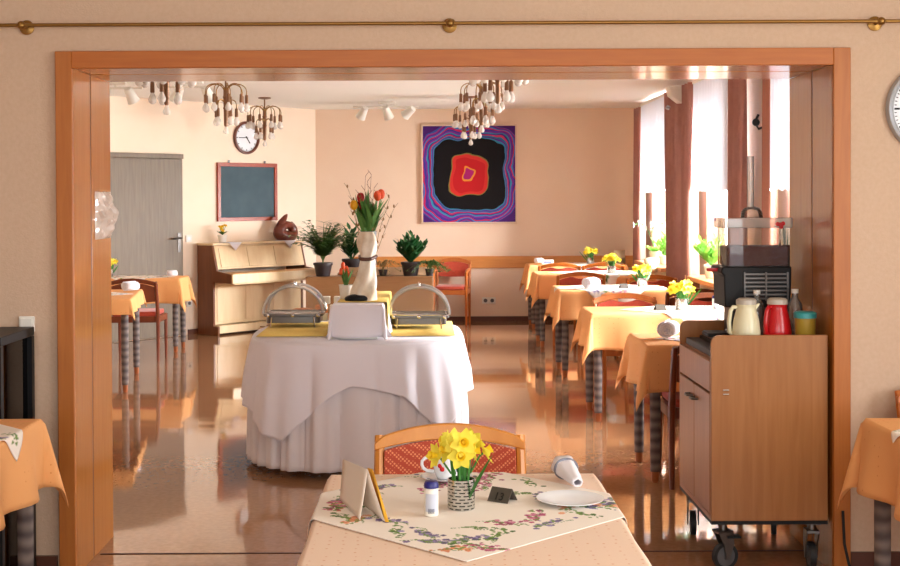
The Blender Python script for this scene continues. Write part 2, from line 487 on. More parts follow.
struct(j.build('trim_4', m_groove))
c_ = .066
j = MB(); j.box(XO0-.063, XO0+.004, YF-.028, YF-.001, 0, ZO+c_); struct(j.build('trim_6', m_casing, bevel=.003))
j = MB(); j.box(XO1-.004, XO1+c_, YF-.028, YF-.001, 0, ZO+c_); struct(j.build('trim_7', m_casing, bevel=.003))
j = MB(); j.box(XO0+.004, XO1-.004, YF-.028, YF-.001, ZO-.004, ZO+c_); struct(j.build('trim_8', m_casing_h, bevel=.003))
# baseboards and dado
b = MB(); b.box(CX+.02, XR-.001, YB-.018, YB-.001, 0, .055); struct(b.build('baseboard_back', m_base))
b = MB(); b.box(-5.5, -3.16, -.018, -.001, 0, .06); b.box(-2.04, -.03, -.018, -.001, 0, .06)
o = b.build('baseboard_left', m_base); o.location = (CX, YB, 0); o.rotation_euler = (0, 0, WALLROT); struct(o)
b = MB(); b.box(-3.5, XO0-.075, YF-.018, YF-.001, 0, .09); b.box(XO1+.07, 3.5, YF-.018, YF-.001, 0, .09)
struct(b.build('baseboard_front', m_base))
b = MB(); b.box(XR-.018, XR-.001, YJ+.01, YB-.02, 0, .06); struct(b.build('baseboard_right', m_base))
b = MB(); b.box(-.95, XR-.002, YB-.022, YB-.001, .664, .815); struct(b.build('trim_9', m_rail, bevel=.004))
# near room: side walls and the window wall behind the photographer
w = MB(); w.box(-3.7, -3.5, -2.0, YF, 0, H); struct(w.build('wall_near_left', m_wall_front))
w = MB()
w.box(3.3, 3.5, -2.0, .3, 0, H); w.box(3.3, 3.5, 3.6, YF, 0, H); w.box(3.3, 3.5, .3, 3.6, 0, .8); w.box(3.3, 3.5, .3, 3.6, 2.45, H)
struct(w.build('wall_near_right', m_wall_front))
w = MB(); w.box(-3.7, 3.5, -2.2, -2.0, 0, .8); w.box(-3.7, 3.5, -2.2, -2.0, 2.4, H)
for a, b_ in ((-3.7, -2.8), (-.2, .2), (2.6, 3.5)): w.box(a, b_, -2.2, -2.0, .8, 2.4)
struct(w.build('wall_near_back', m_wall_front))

# door in the slanted wall
root = bpy.data.objects.new('door_1', None); C.objects.link(root); struct(root)
root.location = W(2.12+.5, 0, 0); root.rotation_euler = (0, 0, WALLROT)
d = MB(); d.box(-.46, .50, -.03, -.001, .008, 2.005); d.build('door_leaf', m_door, root, bevel=.003)
d = MB(); d.box(-.53, -.462, -.05, -.001, 0, 2.06); d.box(-.462, .502, -.05, -.001, 2.007, 2.06)
d.build('door_frame', m_door, root, bevel=.003)
d = MB(); d.box(.425, .465, -.036, -.03, .95, 1.17); d.tube([(.445,-.036,1.11),(.445,-.08,1.11),(.44,-.085,1.11),(.33,-.085,1.105)], .011, 8)
d.build('door_handle', mat('dark_door_metal', (90,84,80), rough=.35, metal=.7), root)

# ------------------------------------------------------------------ ceiling bits
def spot_track(x, y, n, lab, gap=.27):
    r = thing('spotlight_track', (x, y, H), 0, lab, 'spotlight', 'white ceiling spotlights')
    m = MB(); m.box(-.1, .1, -.035, .035, -.03, 0); m.build('ceiling_plate', m_white, r, bevel=.006)
    m = MB(); m.box(-gap*(n-1)/2-.12, gap*(n-1)/2+.12, -.012, .012, -.07, -.05); m.tube([(0,0,-.05),(0,0,-.03)], .01, 8)
    m.build('track_bar', m_white, r)
    for k in range(n):
        xx = -gap*(n-1)/2 + k*gap
        a = (.5, -.35, .9)[k % 3]
        M = Matrix.Translation((xx, 0, -.11)) @ Matrix.Rotation(a, 4, 'Y') @ Matrix.Rotation(.5, 4, 'X')
        s = MB(); s.lathe([(.02,.06),(.04,.055),(.046,.0),(.056,-.07),(.062,-.09),(.052,-.09),(.036,-.04)], 16, M=M)
        s.tube([(xx,0,-.07),(xx,0,-.1)], .008, 8)
        h = s.build('lamp_head', m_white, r)
        l = MB(); l.ball((0,0,-.075), .046, s=(1,1,.5), M=M); l.build('bulb', m_bulb, h)
    return r
spot_track(-.45, 15.1, 3, 'white three-lamp ceiling spotlight bar left of the colourful painting')
spot_track(-2.95, 12.4, 2, 'white ceiling spotlight bar in the upper left corner of the opening')
spot_track(-2.2, 12.3, 2, 'white ceiling spotlight bar just left of the bronze chandelier')

def make_chandelier():
    r = thing('chandelier', (0,0,0), 0, '', 'chandelier')
    m = MB(); m.lathe([(.07,0),(.07,-.012),(.03,-.02),(.008,-.022)], 20); m.build('ceiling_canopy', m_brown_metal, r)
    m = MB(); m.tube([(0,0,-.02),(0,0,-.12)], .008, 8); m.lathe([(.008,-.12),(.02,-.125),(.022,-.2),(.028,-.21),(.022,-.22),(.02,-.3),(.026,-.31),(.02,-.32),(.018,-.46),(.012,-.475)], 12)
    m.build('stem', m_brown_metal, r)
    def lamp(px, py, zt, holder_h=.075):
        s = MB(); s.lathe([(.006,0),(.014,-.008),(.016,-holder_h),(.012,-holder_h-.004)], 10, c=(px,py,zt)); hh = s.build('lamp_holder', m_brown_metal, r)
        b = MB(); z = zt-holder_h
        b.lathe([(.010,0),(.013,-.012),(.024,-.032),(.029,-.052),(.024,-.07),(.012,-.08),(.002,-.082)], 12, c=(px,py,z)); b.build('bulb', m_bulb, hh)
    for tier, (n, rad, zt, ztop, zs, off) in enumerate(((9, .185, -.19, -.095, -.17, .1), (5, .095, -.31, -.235, -.28, .3))):
        for k in range(n):
            a = 2*PI*k/n + off
            pts = []
            for q in range(11):
                t = q/10
                rr = .012 + (rad-.012)*t
                if t < .8:
                    rr = .012 + (rad-.012)*(1-math.cos(t/.8*PI))/2; zz = (zs if t < .4 else zt+.03) + (ztop-(zs if t < .4 else zt+.03))*math.sin(t/.8*PI)
                else:
                    rr = rad; zz = zt+.03*(1-(t-.8)/.2)
                pts.append((rr*math.cos(a), rr*math.sin(a), zz))
            m = MB(); m.tube(pts, .0045, 6); m.build('arm', m_brass, r)
            lamp(rad*math.cos(a), rad*math.sin(a), zt)
    b = MB(); b.lathe([(.010,0),(.013,-.01),(.022,-.028),(.026,-.045),(.02,-.06),(.002,-.066)], 12, c=(0,0,-.475)); b.build('bulb', m_bulb, r)
    return r
ch = make_chandelier()
GC = 'bronze chandeliers with bare bulbs'
spots = [(-1.78, 11.6, 'bronze many-bulbed chandelier hanging left of the round wall clock'),
         (-1.78, 14.4, 'bronze many-bulbed chandelier hanging just in front of the round brown wall clock'),
         (-1.78, 8.95, 'bronze chandelier at the upper left, only its lowest bulbs showing under the header'),
         (.50, 14.4, 'farthest bronze chandelier of the cluster before the colourful painting, lowest in view'),
         (.50, 11.6, 'middle bronze chandelier of the cluster before the colourful painting'),
         (.50, 8.95, 'nearest bronze chandelier of the cluster over the painting, thick dark stem')]
for i, (x, y, lab) in enumerate(spots):
    if i == 0: ch.location = (x, y, H); ch['label'] = lab; ch['group'] = GC
    else: dup(ch, (x, y, H), .25*i, lab, GC)

# loudspeaker in the corner between drapes
r = thing('wall_speaker', (2.52, 12.62, 2.50), 0, 'beige wedge-shaped box speaker high between the brown drapes', 'speaker')
m = MB(); m.prism([(-.18,.12),(-.16,.03),(-.07,-.04),(.0,-.04),(.0,.12)], -.09, .09, 'y'); m.build('housing', m_white, r, bevel=.01)
m = MB(); m.tube([(-.17,-.04,-.075),(-.185,-.05,-.1)], .02, 12); m.tube([(.0,0,.02),(.14,0,.02)], .012, 8); m.build('bracket', m_silver, r)

# ------------------------------------------------------------------ curtains
def drape(x, y0, y1, z0, z1, lab, mtl, waves=4, amp=.035, pinch=0, yb=None, grp='brown window drapes'):
    r = thing('curtain', (x, (y0+y1)/2, z1), 0, lab, 'curtain', grp)
    yc = (y0+y1)/2; hw = (y1-y0)/2
    nu, nv = waves*10+1, 26
    def fn(i, k):
        u = i/(nu-1)*2-1; t = k/(nv-1)
        wd = 1 - pinch*math.sin(min(1, t*1.25)*PI/2)**2
        off = (yb or 0)*t
        return (amp*math.sin(u*PI*waves + .4*math.sin(3*t))*(0.8+.4*t), u*hw*wd+off, -t*(z1-z0))
    m = MB(); m.grid(fn, nu, nv); m.build('drape', mtl, r, solid=.004)
    return r
XT = 2.5
drape(2.52, 15.12, 15.62, .45, 2.6, 'narrow brown drape in the far corner beside the back wall', m_drape, 3, amp=.05, pinch=.1)
drape(XT, 12.68, 13.42, .42, 2.62, 'wide brown drape on the near side of the farthest window', m_drape, 4, amp=.06, pinch=.3, yb=-.12)
drape(XT, 12.14, 12.56, .42, 2.62, 'narrow brown drape on the far side of the middle window', m_drape, 3, amp=.06, pinch=.25, yb=-.06)
drape(XT, 10.17, 10.72, .42, 2.62, 'brown drape on the near side of the middle window, behind the juice dispenser', m_drape, 3, amp=.05, pinch=.2)
drape(XT+.04, 9.46, 9.76, .42, 2.62, 'rose-brown drape beside the scalloped pink-lit net curtain', m_drape_pink, 3, amp=.04, pinch=.1)
def valance(x, y0, y1, z0, z1, lab):
    r = thing('net_curtain', (x, (y0+y1)/2, z1), 0, lab, 'curtain', 'short white net curtains with scalloped hems')
    hw = (y1-y0)/2; nu, nv = int((y1-y0)*60)+1, 14
    def fn(i, k):
        u = i/(nu-1); t = k/(nv-1); y = -hw+2*hw*u
        h = z1-z0 - .035*abs(math.sin(y*PI/.13)) + .03
        return (.016*math.sin(y*55+.8*math.sin(y*9)) * (.6+.5*t), y, -t*h)
    m = MB(); m.grid(fn, nu, nv); m.build('voile', m_sheer, r)
    t = MB(); t.box(-.012, .012, -hw, hw, .0, .03); t.build('curtain_rail', m_white, r)
    return r
valance(XT, 13.44, 15.12, 1.62, 2.60, 'short white net curtain of the farthest window, next to the back wall')
valance(XT, 10.74, 12.14, 1.62, 2.60, 'short white net curtain of the middle window, left of the juice dispenser')
valance(XT, 7.8, 9.45, 1.615, 2.60, 'short pinkish-lit net curtain showing beside the right door lining')

# wrought bracket on the wall between the windows
r = thing('wall_sconce', (XR-.001, 10.0, 2.1), 0, 'small dark wrought bracket on the wall between the windows', 'wall lamp')
m = MB(); m.lathe([(.05,0),(.05,.012),(.02,.02)], 14, M=Matrix.Rotation(-PI/2, 4, 'Y')); m.tube([(-.015,0,0),(-.1,0,-.03),(-.13,0,.02),(-.1,0,.08)], .01, 8); m.ball((-.12,0,.02), .03); m.build('bracket', m_black, r)
r = thing('wall_ornament', (XR-.002, 9.98, 1.75), 0, 'slim wavy golden ornament hanging under the dark wall bracket', 'ornament')
m = MB(); m.tube([(-.012, .03*math.sin(k*1.1), .28-.05*k) for k in range(12)], .012, 6); m.build('ribbon', m_brass, r)

# ------------------------------------------------------------------ painting, clocks, board
def paint_mat():
    m = mat('abstract_painting', (90,40,140), rough=.6, spec=.2)
    nt = m.node_tree; N = nt.nodes; L = nt.links; b = N['Principled BSDF']
    tc = [x for x in N if x.bl_idname == 'ShaderNodeTexCoord'][0]
    nz = N.new('ShaderNodeTexNoise'); nz.inputs['Scale'].default_value = 3.2; nz.inputs['Detail'].default_value = 1.5
    L.new(tc.outputs['Object'], nz.inputs['Vector'])
    sub = N.new('ShaderNodeVectorMath'); sub.operation = 'SUBTRACT'; sub.inputs[1].default_value = (.5,.5,.5)
    sc = N.new('ShaderNodeVectorMath'); sc.operation = 'SCALE'; sc.inputs['Scale'].default_value = .22
    ad = N.new('ShaderNodeVectorMath'); ad.operation = 'ADD'
    L.new(nz.outputs['Color'], sub.inputs[0]); L.new(sub.outputs[0], sc.inputs[0]); L.new(tc.outputs['Object'], ad.inputs[0]); L.new(sc.outputs[0], ad.inputs[1])
    sp = N.new('ShaderNodeSeparateXYZ'); L.new(ad.outputs[0], sp.inputs[0])
    def mth(op, a, bb=None):
        x = N.new('ShaderNodeMath'); x.operation = op
        for i, q in enumerate((a, bb)):
            if q is None: continue
            if isinstance(q, (int, float)): x.inputs[i].default_value = q
            else: L.new(q, x.inputs[i])
        return x.outputs[0]
    ax = mth('ABSOLUTE', sp.outputs[0]); az = mth('ABSOLUTE', sp.outputs[2])
    s = mth('ADD', mth('POWER', ax, 3.4), mth('POWER', az, 3.4))
    dist = mth('POWER', s, 1/3.4)
    dist = mth('DIVIDE', dist, .66)
    r = N.new('ShaderNodeValToRGB'); cr = r.color_ramp; cr.interpolation = 'CONSTANT'
    stops = [(0,(170,30,110)),(.085,(226,150,50)),(.11,(190,26,34)),(.30,(206,50,44)),(.36,(130,120,60)),(.38,(12,8,14)),(.70,(40,130,170)),(.715,(84,40,140)),(.735,(40,120,170)),(.755,(190,36,90)),(.78,(60,40,130)),(.80,(50,140,180)),(.82,(120,40,150)),(.84,(70,50,150)),(.865,(186,34,90)),(.885,(60,120,190)),(.905,(96,36,140)),(.93,(170,40,110)),(.945,(56,80,160)),(.96,(74,26,112))]
    while len(cr.elements) < len(stops): cr.elements.new(.5)
    for e, (p, c) in zip(cr.elements, stops): e.position = p; 
    for e, (p, c) in zip(cr.elements, stops): e.color = col(*c)
    L.new(dist, r.inputs[0]); L.new(r.outputs[0], b.inputs['Base Color'])
    return m
r = thing('painting', (.545, YB-.002, 1.85), 0, 'square abstract painting in purple, blue, black and red, pale wooden frame', 'painting')
m = MB(); a = .603; bz = .626; t = .022
m.box(-a, a, -.04, 0, bz-t, bz); m.box(-a, a, -.04, 0, -bz, -bz+t); m.box(-a, -a+t, -.04, 0, -bz+t, bz-t); m.box(a-t, a, -.04, 0, -bz+t, bz-t)
m.build('frame', m_frame_pale, r, bevel=.003)
m = MB(); m.box(-a+t, a-t, -.022, 0, -bz+t, bz-t); m.build('canvas', paint_mat(), r)

def clock(name, loc, rz, rad, ring, lab, hands=(4.75, 45), rim=.035):
    r = thing(name, loc, rz, lab, 'clock')
    MR = Matrix.Rotation(PI/2, 4, 'X')
    m = MB(); m.lathe([(rad-.002,0),(rad,.01),(rad-.006,.032),(rad-rim*.6,.036),(rad-rim,.02),(rad-rim,.008)], 48, M=MR, cap=False); m.build('rim', ring, r)
    m = MB(); m.lathe([(rad-rim*.8,.0),(rad-rim*.8,.012)], 48, M=MR); m.build('clock_face', m_clockface, r)
    m = MB()
    for k in range(60):
        a = 2*PI*k/60; big = k % 5 == 0
        r1 = rad-rim-.006; r0 = r1-(.022 if big else .008); wd = .004 if big else .0015
        M = Matrix.Rotation(a, 4, 'Y')
        m.box(-wd, wd, -.0145, -.0125, r0, r1, M=M)
    m.build('hour_marks', m_black, r)
    for nm, ang, ln, wd in (('hour_hand', hands[0]/12*2*PI, rad*.42, .006), ('minute_hand', hands[1]/60*2*PI, rad*.62, .004)):
        m = MB(); m.box(-wd, wd, -.019, -.016, -.02, ln, M=Matrix.Rotation(ang, 4, 'Y')); m.build(nm, m_black, r)
    return r
clock('wall_clock', W(1.15, .002, 2.278), WALLROT, .198, m_clockring, 'round brown-rimmed wall clock on the cream wall left of the back corner')
clock('wall_clock', (2.065, YF-.001, 1.905), 0, .187, m_silver, 'silver-rimmed wall clock cut off at the right edge of the photo', hands=(4.75, 45), rim=.028)

r = thing('blackboard', W(1.14, .001, 1.632), WALLROT, 'slate-grey blackboard in a red-brown wooden frame above the piano', 'blackboard')
m = MB(); a = .465; bz = .345; t = .045
m.box(-a, a, -.03, 0, bz-t, bz); m.box(-a, a, -.03, 0, -bz, -bz+t); m.box(-a, -a+t, -.03, 0, -bz+t, bz-t); m.box(a-t, a, -.03, 0, -bz+t, bz-t)
m.build('frame', m_redwood, r, bevel=.003)
m = MB(); m.box(-a+t, a-t, -.016, 0, -bz+t, bz-t); m.build('slate', m_board, r)
m = MB()
for xx in (-.28, .28): m.box(xx-.012, xx+.012, -.012, -.004, bz, bz+.03)
m.build('hanger', m_steel, r)

# ------------------------------------------------------------------ piano
pr = thing('piano', W(1.21, .02, 0), WALLROT, 'pale wooden upright piano with darker side against the cream wall', 'piano')
PW = .70
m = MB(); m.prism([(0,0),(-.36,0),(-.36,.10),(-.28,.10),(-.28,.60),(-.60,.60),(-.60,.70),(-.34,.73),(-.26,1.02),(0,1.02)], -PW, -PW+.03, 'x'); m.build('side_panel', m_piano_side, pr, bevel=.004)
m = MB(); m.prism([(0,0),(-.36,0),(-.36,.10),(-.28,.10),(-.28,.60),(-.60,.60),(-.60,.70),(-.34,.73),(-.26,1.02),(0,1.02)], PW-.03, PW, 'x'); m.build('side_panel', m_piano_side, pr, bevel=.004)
m = MB(); m.box(-PW-.01, PW+.01, -.30, .0, 1.021, 1.045); m.build('lid', m_piano, pr, bevel=.005)
m = MB(); m.box(-PW+.03, PW-.03, -.61, -.27, .585, .615); m.box(-PW+.0, PW-.0, -.622, -.601, .600, .705)
m.build('key_bed', m_piano, pr, bevel=.006)
m = MB(); m.box(-PW+.031, PW-.031, -.598, -.342, .616, .712); m.build('fallboard', wood('piano_fallboard', (206,150,92), (218,164,108), stretch=(1,9,9)), pr, bevel=.004)
# upper slanted panel with three fields
M = Matrix.Translation((0,-.335,.75)) @ Matrix.Rotation(R(-15), 4, 'X')
m = MB(); m.box(-PW+.031, PW-.031, 0, .02, 0, .275, M=M); up = m.build('upper_panel', m_piano, pr)
for k in range(3):
    xa = -.62+k*.42
    m = MB(); m.box(xa, xa+.40, -.008, -.0002, .02, .25, M=M); m.build('panel_field', m_piano, up, bevel=.004)
m = MB(); m.box(-PW+.031, PW-.031, -.27, -.25, .12, .58); lp = m.build('lower_panel', m_piano, pr)
for xa, xb in ((-.64,-.22),(-.21,.21),(.22,.64)):
    m = MB(); m.box(xa, xb, -.277, -.2702, .15, .55); m.build('panel_field', m_piano, lp, bevel=.003)
m = MB(); m.box(-PW+.03, PW-.03, -.35, -.25, .02, .11); m.build('plinth', m_piano, pr, bevel=.006)
for xx in (-.05, .05):
    m = MB(); m.box(xx-.012, xx+.012, -.42, -.35, .05, .062); m.build('pedal', m_brass, pr, bevel=.003)
def on_piano(t, d, z=1.046): return W(t, d+.02, z)
# white lace runner corners lying on the piano
for k, (t, lab) in enumerate(((1.60, 'small white doily corner hanging over the left end of the piano top'), (.75, 'small white doily corner under the carved sculpture on the piano'))):
    r = thing('doily', on_piano(t, .16), WALLROT, lab, 'doily', 'white doilies on the piano')
    m = MB(); m.add([(-.10,.05,.002),(.10,.05,.002),(.10,-.143,.002),(-.10,-.143,.002),(0,-.150,-.09),(.09,-.150,-.002),(-.09,-.150,-.002)], [(0,1,2,3),(3,2,5,6),(6,5,4)])
    m.build('lace', m_linen, r, solid=.002)

# ------------------------------------------------------------------ plants
def petal_strip(mb, base, dirv, up, length, width, n=4, curl=.0, m=0):
    base = Vector(base); d = Vector(dirv).normalized(); up = Vector(up); s = d.cross(up).normalized(); up2 = s.cross(d)
    vs = []; fs = []
    for i in range(n+1):
        t = i/n; wv = width*math.sin(PI*(t*.85+.12))*.5
        if i == n: wv = width*.04
        p = base + d*length*t + up2*(curl*length*t*t)
        mid = p + up2*(-.12*wv)
        vs += [p + s*wv, mid, p - s*wv]
    for i in range(n):
        a = i*3
        fs += [(a, a+1, a+4, a+3), (a+1, a+2, a+5, a+4)]
    mb.add(vs, fs, m)

def bloom_mesh(p, d, size, rg):
    """daffodil: six petals and trumpet"""
    m = MB(); d = Vector(d).normalized(); u = d.orthogonal().normalized(); v = d.cross(u)
    ph = rg.random()*PI
    for k in range(6):
        a = ph + k*PI/3
        q = (u*math.cos(a)+v*math.sin(a)) + d*(.18 if k % 2 else .05)
        petal_strip(m, Vector(p), q, d, size*.52, size*.36, 5, curl=.12, m=0)
    pts = [Vector(p)-d*size*.05, Vector(p)+d*size*.1, Vector(p)+d*size*.24, Vector(p)+d*size*.29]
    m.tube(pts, [size*.07, size*.11, size*.13, size*.17], 12, m=1, cap=False)
    m.ball(Vector(p)+d*size*.06, size*.08, m=1, seg=8, rings=5)
    return m

def make_daffodils(detail=True, h=.125, n=14, spread=.062, size=.066, seed=3):
    rg = random.Random(seed)
    r = thing('daffodil_pot', (0,0,0), 0, '', 'flowers')
    m = MB(); m.lathe([(.033,0),(.035,.003),(.035,.077),(.032,.077),(.032,.01)], 28, cap=True)
    can = m.build('tin_can', tin_mat, r)
    st = MB()
    for k in range(n+6):
        a = rg.random()*2*PI; q = rg.random()**.5*.024
        x0, y0 = q*math.cos(a), q*math.sin(a)
        b_ = rg.uniform(.4, 1.3)
        hh = h*rg.uniform(.75, 1.0)
        pts = [(x0, y0, .02), (x0*1.1, y0*1.1, .02+hh*.5), (x0*(1+b_*.5), y0*(1+b_*.5), .04+hh)]
        if k < n: st.tube(pts, .0032, 6)
        else:
            s = MB
            petal_strip(st, (x0, y0, .02), (x0*3, y0*3, .12), (1, .3, 0), h*rg.uniform(.95,1.35), .014, 6, curl=.08)
    st.build('stems', m_stem, r)
    for k in range(n):
        a = 2*PI*k/n + rg.uniform(-.3,.3); q = spread*rg.uniform(.45,1.05) if k < n-2 else spread*.25
        z = .080 + h*rg.uniform(.50,.95) - q*.30
        p = (q*math.cos(a), q*math.sin(a), z)
        dd = Vector((math.cos(a), math.sin(a), rg.uniform(-.05,.5)))
        if math.sin(a) < 0: dd += Vector((0,-.5,0))
        bm_ = bloom_mesh(p, dd, size*rg.uniform(.9,1.15), rg)
        bm_.tube([(p[0]*.4, p[1]*.4, .09), (p[0]*.8, p[1]*.8, z-.01), p], .0028, 6, m=2)
        bm_.build('flower', [m_petal, m_trump, m_stem], r, fixn=False)
    return r
# slotted silver tin
tin_mat = mat('slotted_tin', (196,196,192), rough=.25, metal=.9)
def _tin():
    nt = tin_mat.node_tree; N = nt.nodes; L = nt.links; b = N['Principled BSDF']
    tc = [x for x in N if x.bl_idname == 'ShaderNodeTexCoord'][0]
    sp = N.new('ShaderNodeSeparateXYZ'); L.new(tc.outputs['Object'], sp.inputs[0])
    at = N.new('ShaderNodeMath'); at.operation = 'ARCTAN2'; L.new(sp.outputs[1], at.inputs[0]); L.new(sp.outputs[0], at.inputs[1])
    cb = N.new('ShaderNodeCombineXYZ')
    mu = N.new('ShaderNodeMath'); mu.operation = 'MULTIPLY'; mu.inputs[1].default_value = 3.6; L.new(at.outputs[0], mu.inputs[0])
    mz = N.new('ShaderNodeMath'); mz.operation = 'MULTIPLY'; mz.inputs[1].default_value = 120; L.new(sp.outputs[2], mz.inputs[0])
    L.new(mu.outputs[0], cb.inputs[0]); L.new(mz.outputs[0], cb.inputs[1])
    br = N.new('ShaderNodeTexBrick'); br.inputs['Scale'].default_value = 1
    br.inputs['Color1'].default_value = col(26,26,26); br.inputs['Color2'].default_value = col(30,30,28); br.inputs['Mortar'].default_value = col(200,200,196)
    br.inputs['Mortar Size'].default_value = .33; br.inputs['Mortar Smooth'].default_value = .0
    br.inputs['Brick Width'].default_value = 2.2; br.inputs['Row Height'].default_value = 1.0
    L.new(cb.outputs[0], br.inputs['Vector']); L.new(br.outputs['Color'], b.inputs['Base Color'])
_tin()

def pot(mb, r0, r1, h, m=0, c=(0,0,0)):
    mb.lathe([(r0,0),(r1,h*.82),(r1*1.08,h*.82),(r1*1.08,h),(r1*.96,h),(r1*.92,h*.86)], 20, m=m, c=c)
def leafy(name, loc, lab, cat, pot_r=.11, pot_h=.15, potm=None, kind='palm', size=.4, n=22, leafm=None, seed=1, rz=0, grp=None):
    rg = random.Random(seed)
    r = thing(name, loc, rz, lab, cat, grp)
    m = MB(); pot(m, pot_r*.75, pot_r, pot_h); m.build('pot', potm or m_pot_dark, r)
    m = MB(); m.lathe([(pot_r*.9, pot_h*.84), (pot_r*.9, pot_h*.87)], 16); m.build('soil', m_soil, r)
    m = MB(); base = Vector((0,0,pot_h*.86))
    if kind == 'palm':       # arching feathery fronds
        for k in range(n):
            a = rg.random()*2*PI; lean = rg.uniform(.25, 1.0); L_ = size*rg.uniform(.7, 1.1)
            dv = Vector((math.cos(a), math.sin(a), 0)); pts = []
            for i in range(8):
                t = i/7
                pts.append(base + dv*(lean*L_*t*t*.75+.02*t) + Vector((0,0,L_*(t - .35*lean*t*t))))
            m.tube(pts, [.003]*7+[.001], 4)
            for i in range(2, 8):
                tang = (pts[i]-pts[i-1]).normalized(); s = tang.cross(Vector((0,0,1))).normalized() if abs(tang.z) < .99 else Vector((1,0,0))
                for sg in (-1, 1):
                    petal_strip(m, pts[i], s*sg + tang*.7 + Vector((0,0,-.25)), Vector((0,0,1)), size*.22, size*.06, 3, curl=-.15)
    elif kind == 'bushy':    # dense upright oval leaves
        for k in range(n):
            a = rg.random()*2*PI; lean = rg.random()**.7; L_ = size*rg.uniform(.55, 1.0)*(1-.3*lean)
            dv = Vector((math.cos(a)*lean, math.sin(a)*lean, 1.0)).normalized()
            m.tube([base, base+dv*L_], .003, 4)
            for i in range(5):
                p = base + dv*L_*(.35+.16*i); aa = rg.random()*2*PI
                petal_strip(m, p, Vector((math.cos(aa), math.sin(aa), .7))+dv*.6, Vector((0,0,1)), size*.26, size*.11, 4, curl=-.05)
    elif kind == 'wispy':    # thin trailing stems with tiny leaves
        for k in range(n):
            a = rg.random()*2*PI; L_ = size*rg.uniform(.7, 1.2); dv = Vector((math.cos(a), math.sin(a), 0)); pts = []
            for i in range(9):
                t = i/8
                pts.append(base + dv*L_*(.15*t+.55*t*t) + Vector((0,0,L_*(1.1*t-1.15*t*t)*.9)) + Vector((rg.uniform(-1,1), rg.uniform(-1,1), rg.uniform(-1,1)))*.008)
            m.tube(pts, .0018, 4)
            for p in pts[2:]:
                for q in range(2):
                    petal_strip(m, p, Vector((rg.uniform(-1,1), rg.uniform(-1,1), rg.uniform(-.3,1))), Vector((0,0,1)), size*.08, size*.04, 2)
    elif kind == 'orchid':
        for k in range(n):
            a = rg.random()*2*PI
            petal_strip(m, base, Vector((math.cos(a), math.sin(a), .8)), Vector((0,0,1)), size*.55, size*.16, 5, curl=-.25)
    m.build('foliage', leafm or m_fern, r, fixn=False)
    return r

# bench-height planter box and its plants
r = thing('planter_box', (-.60, 15.0, 0), 0, 'long brown wooden planter box in front of the back wall', 'planter')
m = MB(); m.box(-.78, .68, -.14, .14, 0, .655); m.build('body', m_planter, r, bevel=.006)
m = MB(); m.box(-.40, .68, .145, .165, 0, .745); m.build('back_board', wood('pale_back_board', (216,176,134), (226,188,148), stretch=(1,9,9)), r, bevel=.004)
PZ = .656
leafy('potted_palm', (-1.19, 14.98, PZ), 'feathery green potted palm at the left end of the planter box', 'plant', .105, .155, kind='palm', size=.52, n=110, leafm=m_fern, seed=4)
leafy('potted_plant', (-.88, 15.36, PZ+.02), 'dark potted plant standing behind the feathery palm', 'plant', .11, .16, kind='bushy', size=.42, n=26, leafm=m_darkleaf, seed=9)
leafy('potted_plant', (-.18, 14.98, PZ), 'dense dark green potted plant on the right end of the planter box', 'plant', .105, .16, kind='bushy', size=.36, n=70, leafm=m_darkleaf, seed=12)
leafy('trailing_plant', (.04, 14.93, PZ), 'wispy trailing plant on the planter box next to the red armchair', 'plant', .05, .08, kind='wispy', size=.36, n=40, leafm=m_fern, seed=5)
leafy('trailing_plant', (-.50, 15.0, PZ), 'dry wispy grass plant on the planter box right of the tulips', 'plant', .05, .07, kind='wispy', size=.40, n=16, leafm=m_drygrass, seed=6)
# support box: shelf behind box for the second plant
r = thing('plant_stand', (-.88, 15.36, 0), 0, 'low brown plant stand hidden behind the planter box', 'plant stand')
m = MB(); m.box(-.16, .16, -.14, .14, .64, PZ+.019); m.build('shelf', m_planter, r)
for sx in (-1,1):
    for sy in (-1,1):
        m = MB(); m.box(sx*.14-.015, sx*.14+.015, sy*.12-.015, sy*.12+.015, 0, .64); m.build('leg', m_planter, r)

# plants on the window sills
leafy('orchid', (XR-.1, 14.55, ZS+.013), 'white-blossomed orchid on the sill of the farthest window', 'plant', .065, .13, m_pot_white, kind='orchid', size=.34, n=9, leafm=m_brightleaf, seed=2)
o_root = [o for o in bpy.data.objects if o.name.startswith('orchid')][0]
rg = random.Random(3)
for k in range(3):
    m = MB(); a = -2.2+k*.8
    pts = [Vector((0,0,.11))]
    for i in range(1, 7): pts.append(Vector((math.cos(a)*.25*(i/6)**2-.02*i, math.sin(a)*.3*(i/6)**2, .11+.34*math.sin(i/6*1.9))))
    m.tube(pts, .004, 5)
    stx = m.build('flower_stem', m_stem, o_root)
    for p in pts[3:]:
        b = MB()
        for q in range(5):
            aa = q*2*PI/5; petal_strip(b, p, Vector((-.3, math.cos(aa), math.sin(aa))), Vector((-1,0,0)), .05, .045, 3)
        b.build('blossom', m_pot_white, stx, fixn=False)
leafy('potted_plant', (XR-.06, 14.18, ZS+.013), 'bright green potted plant beside the orchid on the far sill', 'plant', .06, .1, m_pot_white, kind='bushy', size=.26, n=20, leafm=m_brightleaf, seed=22)
leafy('potted_plant', (XR-.08, 11.75, ZS+.013), 'bright green potted plant on the sill left of the juice dispenser', 'plant', .07, .12, m_pot_white, kind='bushy', size=.34, n=26, leafm=m_brightleaf, seed=31)

